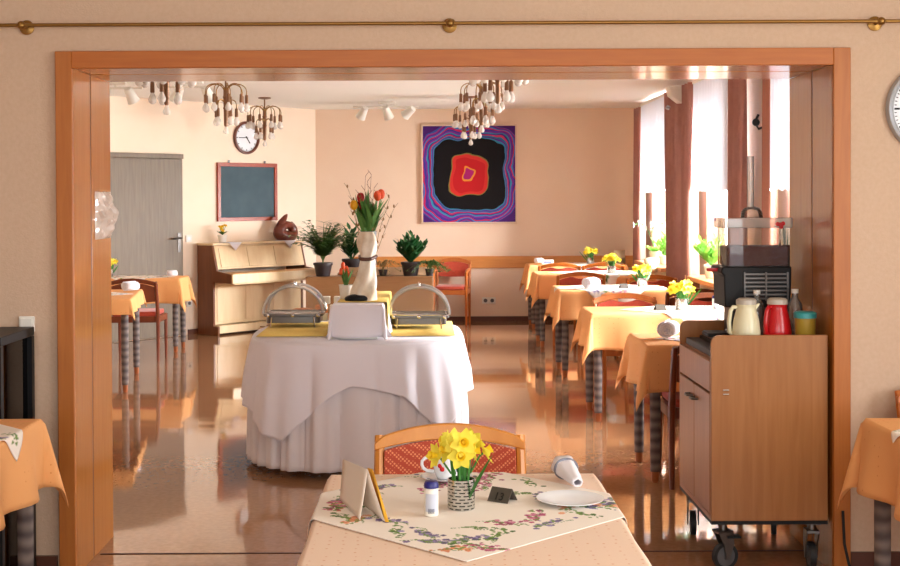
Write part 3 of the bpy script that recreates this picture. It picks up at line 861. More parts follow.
# ------------------------------------------------------------------ carved sculpture and pot on the piano
r = thing('sculpture', on_piano(.68, .17), WALLROT, 'reddish-brown carved drop-shaped sculpture on the right end of the piano', 'sculpture')
m = MB(); n_ = 32
def ring(i, k):
    a = 2*PI*i/n_; th = 2*PI*k/14
    top = max(0, math.sin(a))
    tr_ = .060 + .018*max(0, -math.sin(a)) + .010*math.cos(a+2.4)
    rx, rz = .088, .078
    cxp = rx*math.cos(a); czp = .125 + rz*math.sin(a)
    q = tr_*math.cos(th)
    return (cxp + q*math.cos(a), tr_*1.1*math.sin(th), max(0, czp + q*math.sin(a)))
m.grid(ring, n_, 15, closeu=True)
m.tube([(-.09,0,.12),(-.082,0,.18),(-.060,0,.235),(-.030,0,.285),(-.004,0,.325),(.012,0,.345)], [.058,.052,.044,.033,.020,.006], 12)
m.tube([(.06,0,.17),(.075,0,.215),(.07,0,.245)], [.05,.034,.008], 12)
cv = m.build('carving', m_sculpt, r); cv.scale = (1.22, 1, .92)
r = thing('potted_flower', on_piano(1.66, .15), WALLROT, 'small white pot of orange-yellow flowers on the left end of the piano', 'flowers')
m = MB(); pot(m, .04, .052, .09); m.build('pot', m_pot_white, r)
m = MB(); m.lathe([(.046,.075),(.046,.078)], 12); m.build('soil', m_soil, r)
m = MB(); rg = random.Random(5)
fl_ = []
for k in range(8):
    a = rg.random()*2*PI; q = rg.uniform(.01,.05); p = (q*math.cos(a), q*math.sin(a), .13+rg.random()*.07)
    m.tube([(0,0,.08), p], .003, 5); petal_strip(m, (0,0,.09), (math.cos(a),math.sin(a),.8), (0,0,1), .09, .03, 4, curl=-.2); fl_.append(p)
m.build('foliage', m_leaf, r, fixn=False)
for p in fl_:
    bloom_mesh(p, Vector((p[0]*6, p[1]*6-.5, .6)), .05, rg).build('flower', [m_trump, m_tuly], r, fixn=False)

# ------------------------------------------------------------------ chairs
def make_chair(wd=.50, slot=True, wm=None, fm=None, arms=False, dark=False):
    wm = wm or m_chairwood; fm = fm or m_fab_plain
    r = thing('dining_chair', (0,0,0), 0, '', 'chair')
    hw = wd/2; yb = -.23
    # seat
    m = MB(); m.prism(rrect(-hw+.035, hw-.035, -.205, .21, .04), .43, .475, 'z'); m.build('seat', fm, r, bevel=.012)
    m = MB(); m.box(-hw+.03, hw-.03, -.2, -.17, .37, .43); m.box(-hw+.03, hw-.03, .17, .2, .37, .43)
    m.box(-hw+.01, -hw+.035, -.2, .2, .37, .43); m.box(hw-.035, hw-.01, -.2, .2, .37, .43); m.build('seat_frame', wm, r, bevel=.003)
    lean = .07
    for s in (-1, 1):
        x = s*(hw-.018)
        m = MB(); pts = [(x, yb+.02, 0), (x, yb+.03, .25), (x, yb+.025, .45), (x, yb-.02, .62), (x, yb-lean, .765)]
        m.tube(pts, [.014,.018,.02,.018,.016], 8); m.build('rear_leg', wm, r)
        m = MB(); m.tube([(x*.98, .2, 0), (x*.98, .195, .2), (x*.98, .19, .43 if not arms else .64)], [.013,.017,.018], 8); m.build('leg', wm, r)
        if arms:
            m = MB(); m.tube([(x, yb-.0, .66), (x, -.05, .665), (x, .12, .655), (x*.98, .2, .63)], [.016,.02,.022,.016], 8); m.build('armrest', wm, r)
    # curved top rail
    n = 17
    def zt(u): return .802 - .045*u*u - (.012 if abs(u) > .97 else 0)
    def zb(u): return (.752 - .03*u*u) if not slot else (.752 - .035*u*u + .008*(1-u*u))
    def yy(u, z): return yb - lean*(z-.45)/.315*1.0 - .028*(1-u*u) + .018
    m = MB(); vs = []; fs = []
    for i in range(n):
        u = -1+2*i/(n-1); x = u*(hw-.002)
        for (z, dy) in ((zb(u), -.011), (zt(u), -.011), (zt(u), .011), (zb(u), .011)):
            vs.append((x, yy(u, z)+dy, z))
    for i in range(n-1):
        for k in range(4):
            a = i*4+k; b = i*4+(k+1) % 4
            fs.append((a, b, b+4, a+4))
    fs += [(3,2,1,0), tuple((n-1)*4+k for k in range(4))]
    m.add(vs, fs); m.build('top_rail', wm, r, bevel=.004)
    # upholstered back pad
    def pt(u):
        top = zb(u) - .001
        if slot: top -= .028*max(0, 1-(u/.42)**2)
        return top
    m = MB(); vs = []; fs = []
    for i in range(n):
        u = -1+2*i/(n-1); x = u*(hw-.034)
        zlo = .565 + .01*u*u
        for (z, dy) in ((zlo, -.012), ((zlo+pt(u))/2, -.017), (pt(u), -.010), (pt(u), .010), ((zlo+pt(u))/2, .017), (zlo, .012)):
            vs.append((x, yy(u*.97, z)+dy, z))
    for i in range(n-1):
        for k in range(6):
            a = i*6+k; b = i*6+(k+1) % 6
            fs.append((a, b, b+6, a+6))
    fs += [tuple(range(5,-1,-1)), tuple((n-1)*6+k for k in range(6))]
    m.add(vs, fs); m.build('backrest', fm, r, bevel=.003)
    return r

GCH = 'wooden dining chairs with red upholstery'
near = make_chair(.50, False, m_chairwood_light, m_fab); near.location = (.075, 3.99, 0); near.rotation_euler = (0,0,PI)
near['label'] = 'light wooden chair with red dotted back behind the nearest table'; near['group'] = GCH
ca = make_chair(.50, True)
def chair(x, y, rz, lab, first=[True]):
    if first[0]: ca.location = (x, y, 0); ca.rotation_euler = (0,0,rz); ca['label'] = lab; ca['group'] = GCH; first[0] = False; return ca
    return dup(ca, (x, y, 0), rz, lab, GCH)
# right row; y is the seat centre, chairs facing +Y have rz 0
chair(1.545, 9.83, PI, 'wooden chair with slotted top rail directly behind the second-nearest window-side table')
chair(2.2, 9.83, PI, 'wooden chair half hidden by the daffodils, at the back right of the second-nearest window-side table')
darken_t5 = chair(1.53, 7.08, 0, 'dark wooden chair tucked under the table just left of the serving cart')
darken_t3 = chair(2.21, 10.93, 0, 'reddish chair in front of the third window-side table, right of its cloth corner')
chair(1.56, 13.38, 0, 'wooden chair in front of the second-farthest window-side table, at its left end')
chair(2.18, 13.2-.35, PI*0, 'wooden chair with orange rail in front of the second-farthest table, near the window')
chair(1.53, 15.2, 0, 'wooden chair in front of the farthest window-side table, at its left end')
chair(2.035, 15.2, 0, 'wooden chair in front of the farthest window-side table, near the corner drape')
# left side and others
def darken(root):  # swaps in the dark wood whose colour includes the shade on a chair
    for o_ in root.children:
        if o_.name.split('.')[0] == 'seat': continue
        o_.data = o_.data.copy(); o_.data.materials[0] = m_chairwood_shaded
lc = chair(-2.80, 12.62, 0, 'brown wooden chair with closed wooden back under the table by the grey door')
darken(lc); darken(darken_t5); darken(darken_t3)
chair(2.13, 4.92, PI, 'wooden chair behind the table cut off at the right edge')
ac = make_chair(.44, False, m_chairwood, m_fab_plain, arms=True); ac.location = (.31, 15.98, 0); ac.rotation_euler = (0,0,PI-.12)
ac['label'] = 'red upholstered wooden armchair alone against the back wall'; ac['category'] = 'armchair'
ac.name = 'armchair'
r = thing('wooden_stool', (.10, 9.05, 0), 0, 'light wooden stool hidden behind the white buffet table, one leg showing', 'stool')
m = MB(); m.box(-.17, .17, -.17, .17, .43, .455); m.build('seat', m_chairwood_light, r, bevel=.004)
for sx in (-1,1):
    for sy in (-1,1):
        m = MB(); m.tube([(sx*.155,sy*.155,0),(sx*.14,sy*.14,.43)], .016, 8); m.build('leg', m_chairwood_light, r)

# ------------------------------------------------------------------ tables and cloths
def make_leg(x, y, r, h=.72, sock=True):
    m = MB()
    if sock:
        m.tube([(x,y,.06),(x,y,.3),(x,y,h-.02)], [.027,.029,.03], 12, m=0)
        l = m.build('leg', m_legsock, r)
        f = MB(); f.lathe([(.016,0),(.021,.01),(.022,.075)], 12, c=(x,y,0)); f.build('foot', m_foot, l)
    else:
        m.tube([(x,y,0),(x,y,h)], .022, 8); m.build('leg', m_apron, r)
def table(x0, x1, y0, y1, lab, mtl=None, legs=True, ztop=.745, grp='tables under peach cloths'):
    cx, cy = (x0+x1)/2, (y0+y1)/2; hw, hd = (x1-x0)/2, (y1-y0)/2
    r = thing('dining_table', (cx, cy, 0), 0, lab, 'table', grp)
    m = MB(); m.prism(rrect(-hw, hw, -hd, hd, .025), ztop-.028, ztop, 'z'); m.build('table_top', m_apron, r, bevel=.004)
    m = MB(); a = .05
    m.box(-hw+a, hw-a, -hd+a, -hd+a+.02, ztop-.10, ztop-.03); m.box(-hw+a, hw-a, hd-a-.02, hd-a, ztop-.10, ztop-.03)
    m.box(-hw+a, -hw+a+.02, -hd+a+.02, hd-a-.02, ztop-.10, ztop-.03); m.box(hw-a-.02, hw-a, -hd+a+.02, hd-a-.02, ztop-.10, ztop-.03)
    m.build('apron', m_apron, r)
    for sx in (-1,1):
        for sy in (-1,1): make_leg(sx*(hw-.045), sy*(hd-.045), r, ztop-.03)
    return r
def drape_pt(x, y, hw, hd, z0, lift=0, flare=.27, base=.07, rad=.012, wav=0, seed=0):
    hw += lift; hd += lift; z0 += lift
    ex = abs(x)-hw; ey = abs(y)-hd; sx = 1 if x >= 0 else -1; sy = 1 if y >= 0 else -1
    if ex <= 0 and ey <= 0: return (x, y, z0)
    ex = max(0, ex); ey = max(0, ey)
    d = math.hypot(ex, ey); ph = math.atan2(ey, ex)
    q = abs(math.sin(2*ph))
    fl_ = base + (flare-base)*q**.8
    out = d*fl_; dn = d*math.sqrt(1-fl_*fl_)
    # soften the edge
    k = min(1, d/rad) if rad else 1
    w_ = 0
    if wav and q < .3: w_ = wav*d*math.sin((x if ey > 0 else y)*17+seed)
    out += (1-math.exp(-d/rad))*rad*.6 + w_
    cx = min(abs(x), hw); cy = min(abs(y), hd)
    return (sx*(cx + out*math.cos(ph)), sy*(cy + out*math.sin(ph)), z0 - max(0, dn - rad*.5*(1-math.exp(-d/rad))))
def lines(half, over, n_in=14, n_out=12):
    a = [-half-over + over*i/n_out for i in range(n_out)]
    a += [-half+.0005, -half+.006] + [-half+.006+(2*half-.012)*i/n_in for i in range(1, n_in)] + [half-.006, half-.0005]
    a += [half + over*(i+1)/n_out for i in range(n_out)]
    return a
def tablecloth(x0, x1, y0, y1, over, lab, mtl=None, ztop=.746, grp='peach tablecloths', overx=None, wav=.12, seed=0):
    cx, cy = (x0+x1)/2, (y0+y1)/2; hw, hd = (x1-x0)/2, (y1-y0)/2
    X = lines(hw, overx or over); Y = lines(hd, over)
    m = MB()
    m.grid(lambda i, j_: drape_pt(X[i], Y[j_], hw, hd, 0, .003, wav=wav, seed=seed), len(X), len(Y))
    o = m.build('tablecloth', mtl or m_cloth, None, solid=.002, sharp=70)
    o.location = (cx, cy, ztop)
    return tag(o, lab, 'tablecloth', grp)
def paint_flowers(o, pts2, size, seed, bg=(246,234,222), dens=1.0):
    """woven floral print: bunches of purple, magenta and green along the edge of the square"""
    rg = random.Random(seed); me = o.data
    ca_ = me.color_attributes.new('print', 'BYTE_COLOR', 'POINT')
    strokes = []
    h = size/2
    nb = int(9*dens)
    for side in range(4):
        for k in range(nb):
            t = (k+.5)/nb*2-1 + rg.uniform(-.06,.06); c0 = h*.93*t; c1 = h*rg.uniform(.52,.86)
            p = [(c0,-c1),(c1,c0),(-c0,c1),(-c1,-c0)][side]
            ang = rg.uniform(0, PI)
            kind = rg.choice(['lav','lav','mag','leaf','peach'])
            cs = {'lav':[(126,108,150),(92,80,118),(156,140,180)], 'mag':[(186,80,118),(210,130,156),(150,60,96)], 'leaf':[(110,140,60),(80,110,50)], 'peach':[(236,170,130),(220,140,100)]}[kind]
            nn = 26 if kind != 'leaf' else 10
            for q in range(nn):
                s = rg.gauss(0, .028); t2 = rg.gauss(0, .009 if kind != 'mag' else .013)
                strokes.append((p[0]+s*math.cos(ang)-t2*math.sin(ang), p[1]+s*math.sin(ang)+t2*math.cos(ang), rg.uniform(.0045,.0095), rg.choice(cs)))
            a2 = ang + rg.uniform(-.5,.5)
            for q in range(22):       # green stem and leaves
                s = -.05 + .006*q
                strokes.append((p[0]+s*math.cos(a2)+.01*math.sin(q*.5), p[1]+s*math.sin(a2)-.012, .0028, (96,132,58)))
            for q in range(8):
                s = rg.uniform(-.05,.05); strokes.append((p[0]+s*math.cos(a2)+rg.uniform(-.012,.012), p[1]+s*math.sin(a2)+rg.uniform(-.014,.014), .005, (120,150,72)))
    cell = {}
    for s in strokes: 
        for gx in (-1,0,1):
            for gy in (-1,0,1): cell.setdefault((int(s[0]//.01)+gx, int(s[1]//.01)+gy), []).append(s)
    bgc = col(*bg)
    data = []
    for (u, v) in pts2:
        c = bgc
        for s in cell.get((int(u//.01), int(v//.01)), ()):
            if (u-s[0])**2+(v-s[1])**2 < s[2]**2: c = col(*s[3])
        data += c
    ca_.data.foreach_set('color', data)
def overlay(tx0, tx1, ty0, ty1, ox, oy, size, ang, lab, n=60, ztop=.746, seed=1, grp='white floral overlay cloths', lift=.007, dens=1.0):
    cx, cy = (tx0+tx1)/2, (ty0+ty1)/2; hw, hd = (tx1-tx0)/2, (ty1-ty0)/2
    ca2, sa = math.cos(ang), math.sin(ang); pts2 = []
    m = MB()
    def fn(i, j_):
        u = size*(i/(n-1)-.5); v = size*(j_/(n-1)-.5); pts2.append((u, v))
        x = ox-cx + u*ca2 - v*sa; y = oy-cy + u*sa + v*ca2
        return drape_pt(x, y, hw, hd, 0, lift, wav=.12)
    m.grid(fn, n, n)
    o = m.build('overlay_cloth', m_print, None, solid=.0015, sharp=80)
    o.location = (cx, cy, ztop)
    paint_flowers(o, pts2, size, seed, dens=dens)
    return tag(o, lab, 'tablecloth', grp)

TT = [  # x0,x1,y0,y1, table words
 (1.195, 2.36, 7.00, 7.63, 'orange-clothed table just left of the serving cart', 'peach cloth on the table next to the serving cart, draped corner in shade'),
 (1.14, 2.36, 8.93, 9.50, 'second-nearest table of the window-side row', 'broad peach cloth with deep front drop on the second-nearest window-side table'),
 (1.15, 2.10, 11.15, 11.80, 'third table of the window-side row, white napkins on it', 'peach cloth on the third table of the window-side row'),
 (1.16, 2.36, 13.45, 14.10, 'second-farthest table of the window-side row', 'peach cloth on the second-farthest window-side table'),
 (1.22, 2.36, 15.30, 15.85, 'farthest table of the window-side row, nearest the back wall', 'peach cloth on the farthest table by the back wall')]
for k, (x0, x1, y0, y1, a, b) in enumerate(TT):
    table(x0, x1, y0, y1, a)
    tablecloth(x0, x1, y0, y1, .26, b, m_cloth_pale if 0 else m_cloth, seed=k)
oc = [(1.72, 7.3, .62), (1.95, 9.2, .84), (1.62, 11.45, .8), (1.85, 13.75, .8), (1.9, 15.6, .7)]
ol = ['white cloth square in the middle of the table by the serving cart', 'white floral overlay square on the second-nearest window-side table', 'white floral overlay square on the third window-side table', 'white overlay square on the second-farthest window-side table', 'white overlay square on the farthest window-side table']
for k in range(5):
    x0, x1, y0, y1 = TT[k][:4]
    overlay(x0, x1, y0, y1, oc[k][0], oc[k][1], oc[k][2], R(45), ol[k], n=50 if k < 2 else 36, seed=k+2, dens=.8)
# left tables
ta = table(-3.455, -2.455, 10.33, 11.53, 'orange-clothed table at the left edge of the opening, white towel roll on it'); ta.rotation_euler.z = R(8)
ta = tablecloth(-3.455, -2.455, 10.33, 11.53, .13, 'peach cloth on the table behind the left door lining'); ta.rotation_euler.z = R(8)
table(-3.42, -2.50, 13.12, 13.62, 'orange-clothed table in front of the grey door')
tablecloth(-3.42, -2.50, 13.12, 13.62, .26, 'peach cloth on the table in front of the grey door, long draped corners')
overlay(-3.455, -2.455, 10.33, 11.53, -2.95, 10.95, .68, R(45), 'white cloth square on the table behind the left door lining', n=36, seed=19)
overlay(-3.42, -2.50, 13.12, 13.62, -3.0, 13.37, .6, R(45), 'white cloth square on the table in front of the grey door', n=36, seed=20)
# near side tables
table(-2.35, -1.412, 4.08, 4.74, 'table cut off at the left edge of the photo, beside the black cabinet')
tablecloth(-2.35, -1.412, 4.08, 4.74, .26, 'peach cloth on the table cut off at the left edge')
overlay(-2.35, -1.412, 4.08, 4.74, -1.86, 4.40, .78, R(45), 'white floral overlay square on the table at the left edge', n=90, seed=31)
table(1.58, 2.6, 4.02, 4.67, 'table cut off at the right edge of the photo')
tablecloth(1.58, 2.6, 4.02, 4.67, .26, 'peach cloth on the table cut off at the right edge', seed=4)
overlay(1.58, 2.6, 4.02, 4.67, 2.10, 4.35, .80, R(45), 'white floral overlay square on the table at the right edge', n=90, seed=33)
# nearest table
TX0, TX1, TY0, TY1 = -.278, .482, 2.56, 3.755
table(TX0, TX1, TY0, TY1, 'nearest table in the foreground, laid with daffodils and a plate')
tablecloth(TX0, TX1, TY0, TY1, .22, 'pale peach cloth with tiny dots on the nearest table', m_cloth_pale)
overlay(TX0, TX1, TY0, TY1, .095, 3.36, .74, R(44), 'white floral overlay square under the daffodils on the nearest table', n=230, seed=5, dens=1.25)

# ------------------------------------------------------------------ buffet table
BX, BY, BA, BB = -.412, 7.85, .61, .70
def se(th, a, b, e=2.7):
    c, s = math.cos(th), math.sin(th)
    return (a*math.copysign(abs(c)**(2/e), c), b*math.copysign(abs(s)**(2/e), s))
r = thing('buffet_table', (BX, BY, 0), 0, 'oval buffet table under floor-length white cloths', 'table')
m = MB(); m.prism([se(2*PI*k/60, BA-.01, BB-.01) for k in range(60)], .71, .742, 'z'); m.build('table_top', m_apron, r)
for sx in (-1,1):
    for sy in (-1,1):
        m = MB(); m.box(sx*.4-.025, sx*.4+.025, sy*.45-.025, sy*.45+.025, 0, .71); m.build('leg', m_chairwood_light, r)
# under skirt
def skirt(z_top, hem, flare, ripn, ripa, name, mtl, lab, nz=26, nth=360, top=False, off=0, ph=0):
    m = MB(); vs = []
    def fn(i, k):
        th = 2*PI*i/nth; t = k/(nz-1)
        x, y = se(th, BA+off, BB+off)
        l = math.hypot(x, y); nx, ny = x/BA**2, y/BB**2; q = math.hypot(nx, ny); nx, ny = nx/q, ny/q
        h = z_top-hem(th)
        z = z_top - h*t
        amp = ripa*min(1, t*1.6)*(.8+.2*math.sin(th*3+1+ph))
        rp = 1.4*abs(math.sin(th*ripn/2 + .8*math.sin(th*5+ph)))**.8 - .6 + .25*math.sin(th*ripn*1.9+2)
        o_ = flare*h*t + amp*rp + .012*(1-math.exp(-t*h/.02))
        return (x+nx*o_, y+ny*o_, z if t > 0 else z_top)
    m.grid(fn, nth, nz, closeu=True)
    if top:
        m.add([(0,0,z_top)]+[se(2*PI*i/nth, BA+off, BB+off)+(z_top,) for i in range(nth)], [(0, 1+i, 1+(i+1) % nth) for i in range(nth)])
    o = m.build(name, mtl, None, solid=.002, sharp=60); o.location = (BX, BY, 0)
    return tag(o, lab, 'tablecloth', 'white cloths of the buffet table')
skirt(.744, lambda th: .045, .03, 30, .030, 'table_skirt', m_linen2, 'pleated white under-cloth of the buffet table reaching almost to the floor', off=.001)
hem_pts = [(-180,.40),(-150,.36),(-128,.24),(-116,.215),(-104,.36),(-90,.52),(-72,.46),(-56,.30),(-46,.27),(-30,.40),(-8,.44),(10,.40),(45,.25),(90,.45),(135,.25),(180,.40)]
def hem(th):
    d = math.degrees(th)
    if d > 180: d -= 360
    for (a, za), (b, zb) in zip(hem_pts, hem_pts[1:]):
        if a <= d <= b: return za + (zb-za)*(d-a)/(b-a)
    return .4
skirt(.748, hem, .115, 13, .034, 'tablecloth', m_linen, 'white square top cloth of the buffet table with pointed hanging corners', top=True, off=.006, ph=1.0, nz=30)
# draped riser box
BZ = .7505
rx0, rx1, ry0, ry1, rz1 = -.545, -.238, 7.33, 7.95, .945
r = thing('display_riser', ((rx0+rx1)/2, (ry0+ry1)/2, BZ), 0, 'box draped in white cloth in the middle of the buffet table', 'display stand')
m = MB(); hw, hd, hh = (rx1-rx0)/2-.012, (ry1-ry0)/2-.012, rz1-BZ
m.box(-hw+.03, hw-.03, -hd+.03, hd-.03, 0, hh-.006); m.build('box', m_white, r)
m = MB(); X = lines(hw, hh-.005, 8, 10); Y = lines(hd, hh-.005, 8, 10)
m.grid(lambda i, j_: drape_pt(X[i], Y[j_], hw, hd, hh-.002, .003, flare=.12, base=.045, wav=.18, seed=2), len(X), len(Y))
m.build('cloth_cover', m_linen, r, solid=.002, sharp=70)
# bring corner tips above table level
for o_ in r.children:
    if o_.name.startswith('cloth_cover'):
        for v in o_.data.vertices: v.co.z = max(v.co.z, .003)
# yellow runner: left flat, over the riser, right flat
def runner(pts, y0, y1, lab, z_off=0, name='table_runner'):
    m = MB(); n = len(pts)
    vs = [(p[0], y0 + (p[2] if len(p) > 2 else 0), p[1]) for p in pts] + [(p[0], y1, p[1]) for p in pts]
    m.add(vs, [(i, i+1, n+i+1, n+i) for i in range(n-1)])
    o = m.build(name, m_yellowcloth, None, solid=.002, sharp=60)
    return tag(o, lab, 'tablecloth', 'yellow runner cloths on the buffet')
RT = rz1 + .006
runner([(rx0+.03, RT), (-.3, RT), (rx1+.006, RT), (rx1+.012, RT-.006), (rx1+.018, BZ+.012), (rx1+.026, BZ+.005), (.0, BZ+.004), (.165, BZ+.004)], 7.50, 8.38, 'yellow runner lying over the riser and down to the right chafing dish')
runner([(-.985, BZ+.004), (-.8, BZ+.004), (rx0-.03, BZ+.004)], 7.50, 8.38, 'yellow runner under the left chafing dish')

# chafing dishes
def chafing(x, y, lab, open_=False, rz=0):
    r = thing('chafing_dish', (x, y, BZ+.006), rz, lab, 'chafing dish', 'roll-top chafing dishes')
    m = MB(); m.prism(rrect(-.185, .185, -.13, .13, .03), .066, .084, 'z'); m.prism(rrect(-.168, .168, -.112, .112, .03), .024, .066, 'z')
    m.build('tray', m_steel, r, bevel=.003)
    m = MB()
    m.add(*( [(-.19,-.135,.084),(.19,-.135,.084),(.19,.135,.084),(-.19,.135,.084),(-.16,-.105,.086),(.16,-.105,.086),(.16,.105,.086),(-.16,.105,.086)],[(0,1,5,4),(1,2,6,5),(2,3,7,6),(3,0,4,7)]))
    m.build('rim', m_chrome, r, solid=.006)
    for sx in (-1,1):
        for sy in (-1,1):
            m = MB(); m.tube([(sx*.13, sy*.125, .07), (sx*.13, sy*.138, .06), (sx*.135, sy*.138, .0)], .005, 8); m.build('foot', m_chrome, r)
    # dome : half cylinder along y
    R0 = .182; n = 16
    a0 = 0 if not open_ else R(62)
    def fn(i, k):
        a = a0 + (PI-a0*.75)*i/n
        return (R0*math.cos(a), -.115+.23*k/2, .088+R0*.90*math.sin(a))
    m = MB(); m.grid(fn, n+1, 3)
    for yy in (-.115, .115):
        m.add([(0,yy,.089)]+[(fn(i,0)[0], yy, fn(i,0)[2]) for i in range(n+1)], [(0,1+i,2+i) for i in range(n)])
    dm = m.build('dome_lid', m_clear, r, sharp=60)
    for yy in (-.116, .116):
        m = MB(); m.tube([(fn(i,0)[0]*1.01, yy, fn(i,0)[2]) for i in range(n+1)], .009, 8); m.build('dome_edge', m_clear2, dm)
    m = MB(); am = PI/2 if not open_ else a0+.2
    m.tube([(R0*math.cos(am), -.05, .088+R0*.9), (R0*math.cos(am)*1.1, -.05, .106+R0*.9), (R0*math.cos(am)*1.1, .05, .106+R0*.9), (R0*math.cos(am), .05, .088+R0*.9)], .006, 8)
    m.build('handle', m_chrome, dm)
    m = MB()
    for xx in (-.155, 0, .155): m.lathe([(.008,0),(.014,.004),(.012,.012),(.004,.016)], 12, M=Matrix.Translation((xx,-.131,.075)) @ Matrix.Rotation(PI/2, 4, 'X'))
    m.build('rivet', m_chrome, r)
    return r
chafing(-.825, 8.14, 'steel chafing dish with clear dome at the left of the buffet', open_=False)
chafing(-.045, 8.0, 'steel chafing dish with clear roll-top dome at the right of the buffet')
# small packets behind the left chafing dish
gp = 'small packets at the back of the buffet'
r = thing('packet_stack', (-.66, 8.44, BZ+.006), 0, 'white and orange packets stacked behind the left chafing dish', 'packets', None)
k0 = 0
for (px, pz, w_, mm) in ((-.03,0,.1,m_white),(.08,0,.1,m_parcel),(-.02,.055,.08,m_parcel),(.075,.055,.085,m_white),(.0,.11,.07,m_white),(.09,.11,.06,m_white)):
    m = MB(); m.box(px-w_/2, px+w_/2, -.03, .03, pz, pz+.048); m.build('packet', mm, r, bevel=.004)
r = thing('bread_basket', (-.80, 8.42, BZ+.006), 0, 'round woven basket with rolls seen through the left dome', 'basket')
m = MB(); m.lathe([(.06,0),(.085,.05),(.09,.055),(.08,.05),(.055,.008)], 20); m.build('basket', m_twig2, r)
for k in range(4):
    m = MB(); m.ball((.035*math.cos(k*1.6), .035*math.sin(k*1.6), .06), .034, s=(1.2,1,.75)); m.build('bread_roll', m_parcel, r)

# potted tulips and statue vase on the riser
TZ = RT+.0015
r = thing('potted_tulip', (-.475, 7.72, TZ), 0, 'white pot of budding orange tulips on the riser, left of the tall vase', 'flowers')
m = MB(); m.lathe([(.034,0),(.036,.004),(.045,.08),(.047,.085),(.042,.085),(.038,.07)], 20); m.build('pot', m_pot_white, r)
m = MB(); m.lathe([(.038,.07),(.038,.074)], 12); m.build('soil', m_soil, r)
m = MB(); tips = []
for k, (dx, dy, h_) in enumerate(((-.03,0,.15),(-.018,-.02,.185),(.01,.01,.13),(.0,.02,.16))):
    m.tube([(dx*.3,dy*.3,.07),(dx,dy,h_)], .003, 6); tips.append((dx,dy,h_))
for k in range(9):
    a = k*2.4; petal_strip(m, (0,0,.07), (math.cos(a)*.35, math.sin(a)*.35, 1), (math.cos(a),math.sin(a),0), .1+.012*(k%3), .02, 5, curl=.08)
m.build('foliage', m_leaf, r, fixn=False)
for p in tips:
    m = MB(); m.ball((p[0],p[1],p[2]+.014), .013, s=(1,1,1.8)); m.build('tulip_bud', m_tulo, r)

r = thing('wrapped_vase', (-.372, 7.62, TZ), 0, 'tall ivory draped vase with a dark band and dark cloth at its foot', 'vase')
def vf(i, k):
    th = 2*PI*i/40; t = k/30; z = .40*t
    ks = [(0,.072),(.12,.070),(.35,.060),(.55,.046),(.64,.040),(.70,.046),(.82,.054),(.92,.050),(1,.036)]
    for (ta, ra), (tb, rb) in zip(ks, ks[1:]):
        if ta <= t <= tb: rr = ra+(rb-ra)*(t-ta)/(tb-ta); break
    rr *= 1 + .10*math.sin(2*th + t*8+1) + .10*math.sin(5*th - t*9)
    return (rr*math.cos(th)+.028*math.sin(t*2.2), rr*math.sin(th), z)
m = MB(); m.grid(vf, 40, 31, closeu=True); m.add([vf(i,0) for i in range(40)], [tuple(range(40))]); m.build('body', mat('ivory_draped_plaster', (236,224,206), rough=.55, var=(206,186,158), vscale=14), r, sharp=70)
m = MB()
for k in range(13):
    a0 = k/12*2*PI
pts = [Vector(vf(int(k*40/24) % 40, 19))*1.0 + Vector((math.cos(2*PI*k/24)*.006, math.sin(2*PI*k/24)*.006, .012*math.sin(2*PI*k/24))) for k in range(25)]
m.tube(pts, .011, 8); m.build('dark_band', m_base, r)
m = MB(); m.ball((-.035,-.045,.012), .055, s=(1.3,.8,.5), seg=16, rings=8); m.build('dark_cloth', m_cabblack, r)
for o_ in r.children:
    if o_.name.startswith('dark_cloth'):
        for v in o_.data.vertices: v.co.z = max(v.co.z, 0.0)
# glass cylinder vase with bouquet beside it
gx, gy = -.345, 7.80
r = thing('flower_vase', (gx, gy, TZ), 0, 'tall clear glass vase of tulips, twigs and leaves on the buffet riser', 'flowers')
m = MB(); m.lathe([(.042,0),(.044,.005),(.046,.36),(.05,.40),(.046,.40),(.042,.36),(.038,.012)], 24, cap=True); m.build('glass', m_clear2, r)
rg = random.Random(11)
m = MB(); lf = MB(); tw = MB(); tw2 = MB()
heads = [(-.085,-.03,.545,m_tuly),(-.045,-.03,.59,m_tulr),(-.05,.01,.54,m_tulr),(.055,-.02,.60,m_tulo),(.075,.03,.61,m_tulo)]
for (x, y, z, mm) in heads: m.tube([(0,0,.1),(x*.3,y*.3,.36),(x,y,z)], .0035, 6)
m.build('stems', m_stem, r)
for (x, y, z, mm) in heads:
    b = MB(); d = Vector((x, y, .25)).normalized()
    b.ball((x,y,z+.012), .023, s=(1,1,1.35), seg=12, rings=8)
    for k in range(6):
        a = k*PI/3; petal_strip(b, (x+.013*math.cos(a), y+.013*math.sin(a), z-.01), (math.cos(a)*.25, math.sin(a)*.25, 1), (math.cos(a),math.sin(a),0), .05, .032, 4, curl=-.1)
    b.build('tulip', mm, r, fixn=False)
for k in range(110):
    a = rg.random()*2*PI; q = rg.uniform(.1, 1.5)
    petal_strip(lf, (rg.uniform(-.03,.03), rg.uniform(-.03,.03), rg.uniform(.38,.46)), (math.cos(a)*q, math.sin(a)*q, 1.0), (math.cos(a),math.sin(a),0), rg.uniform(.09,.20), .024, 5, curl=-.15)
lf.build('leaves', m_leaf, r, fixn=False)
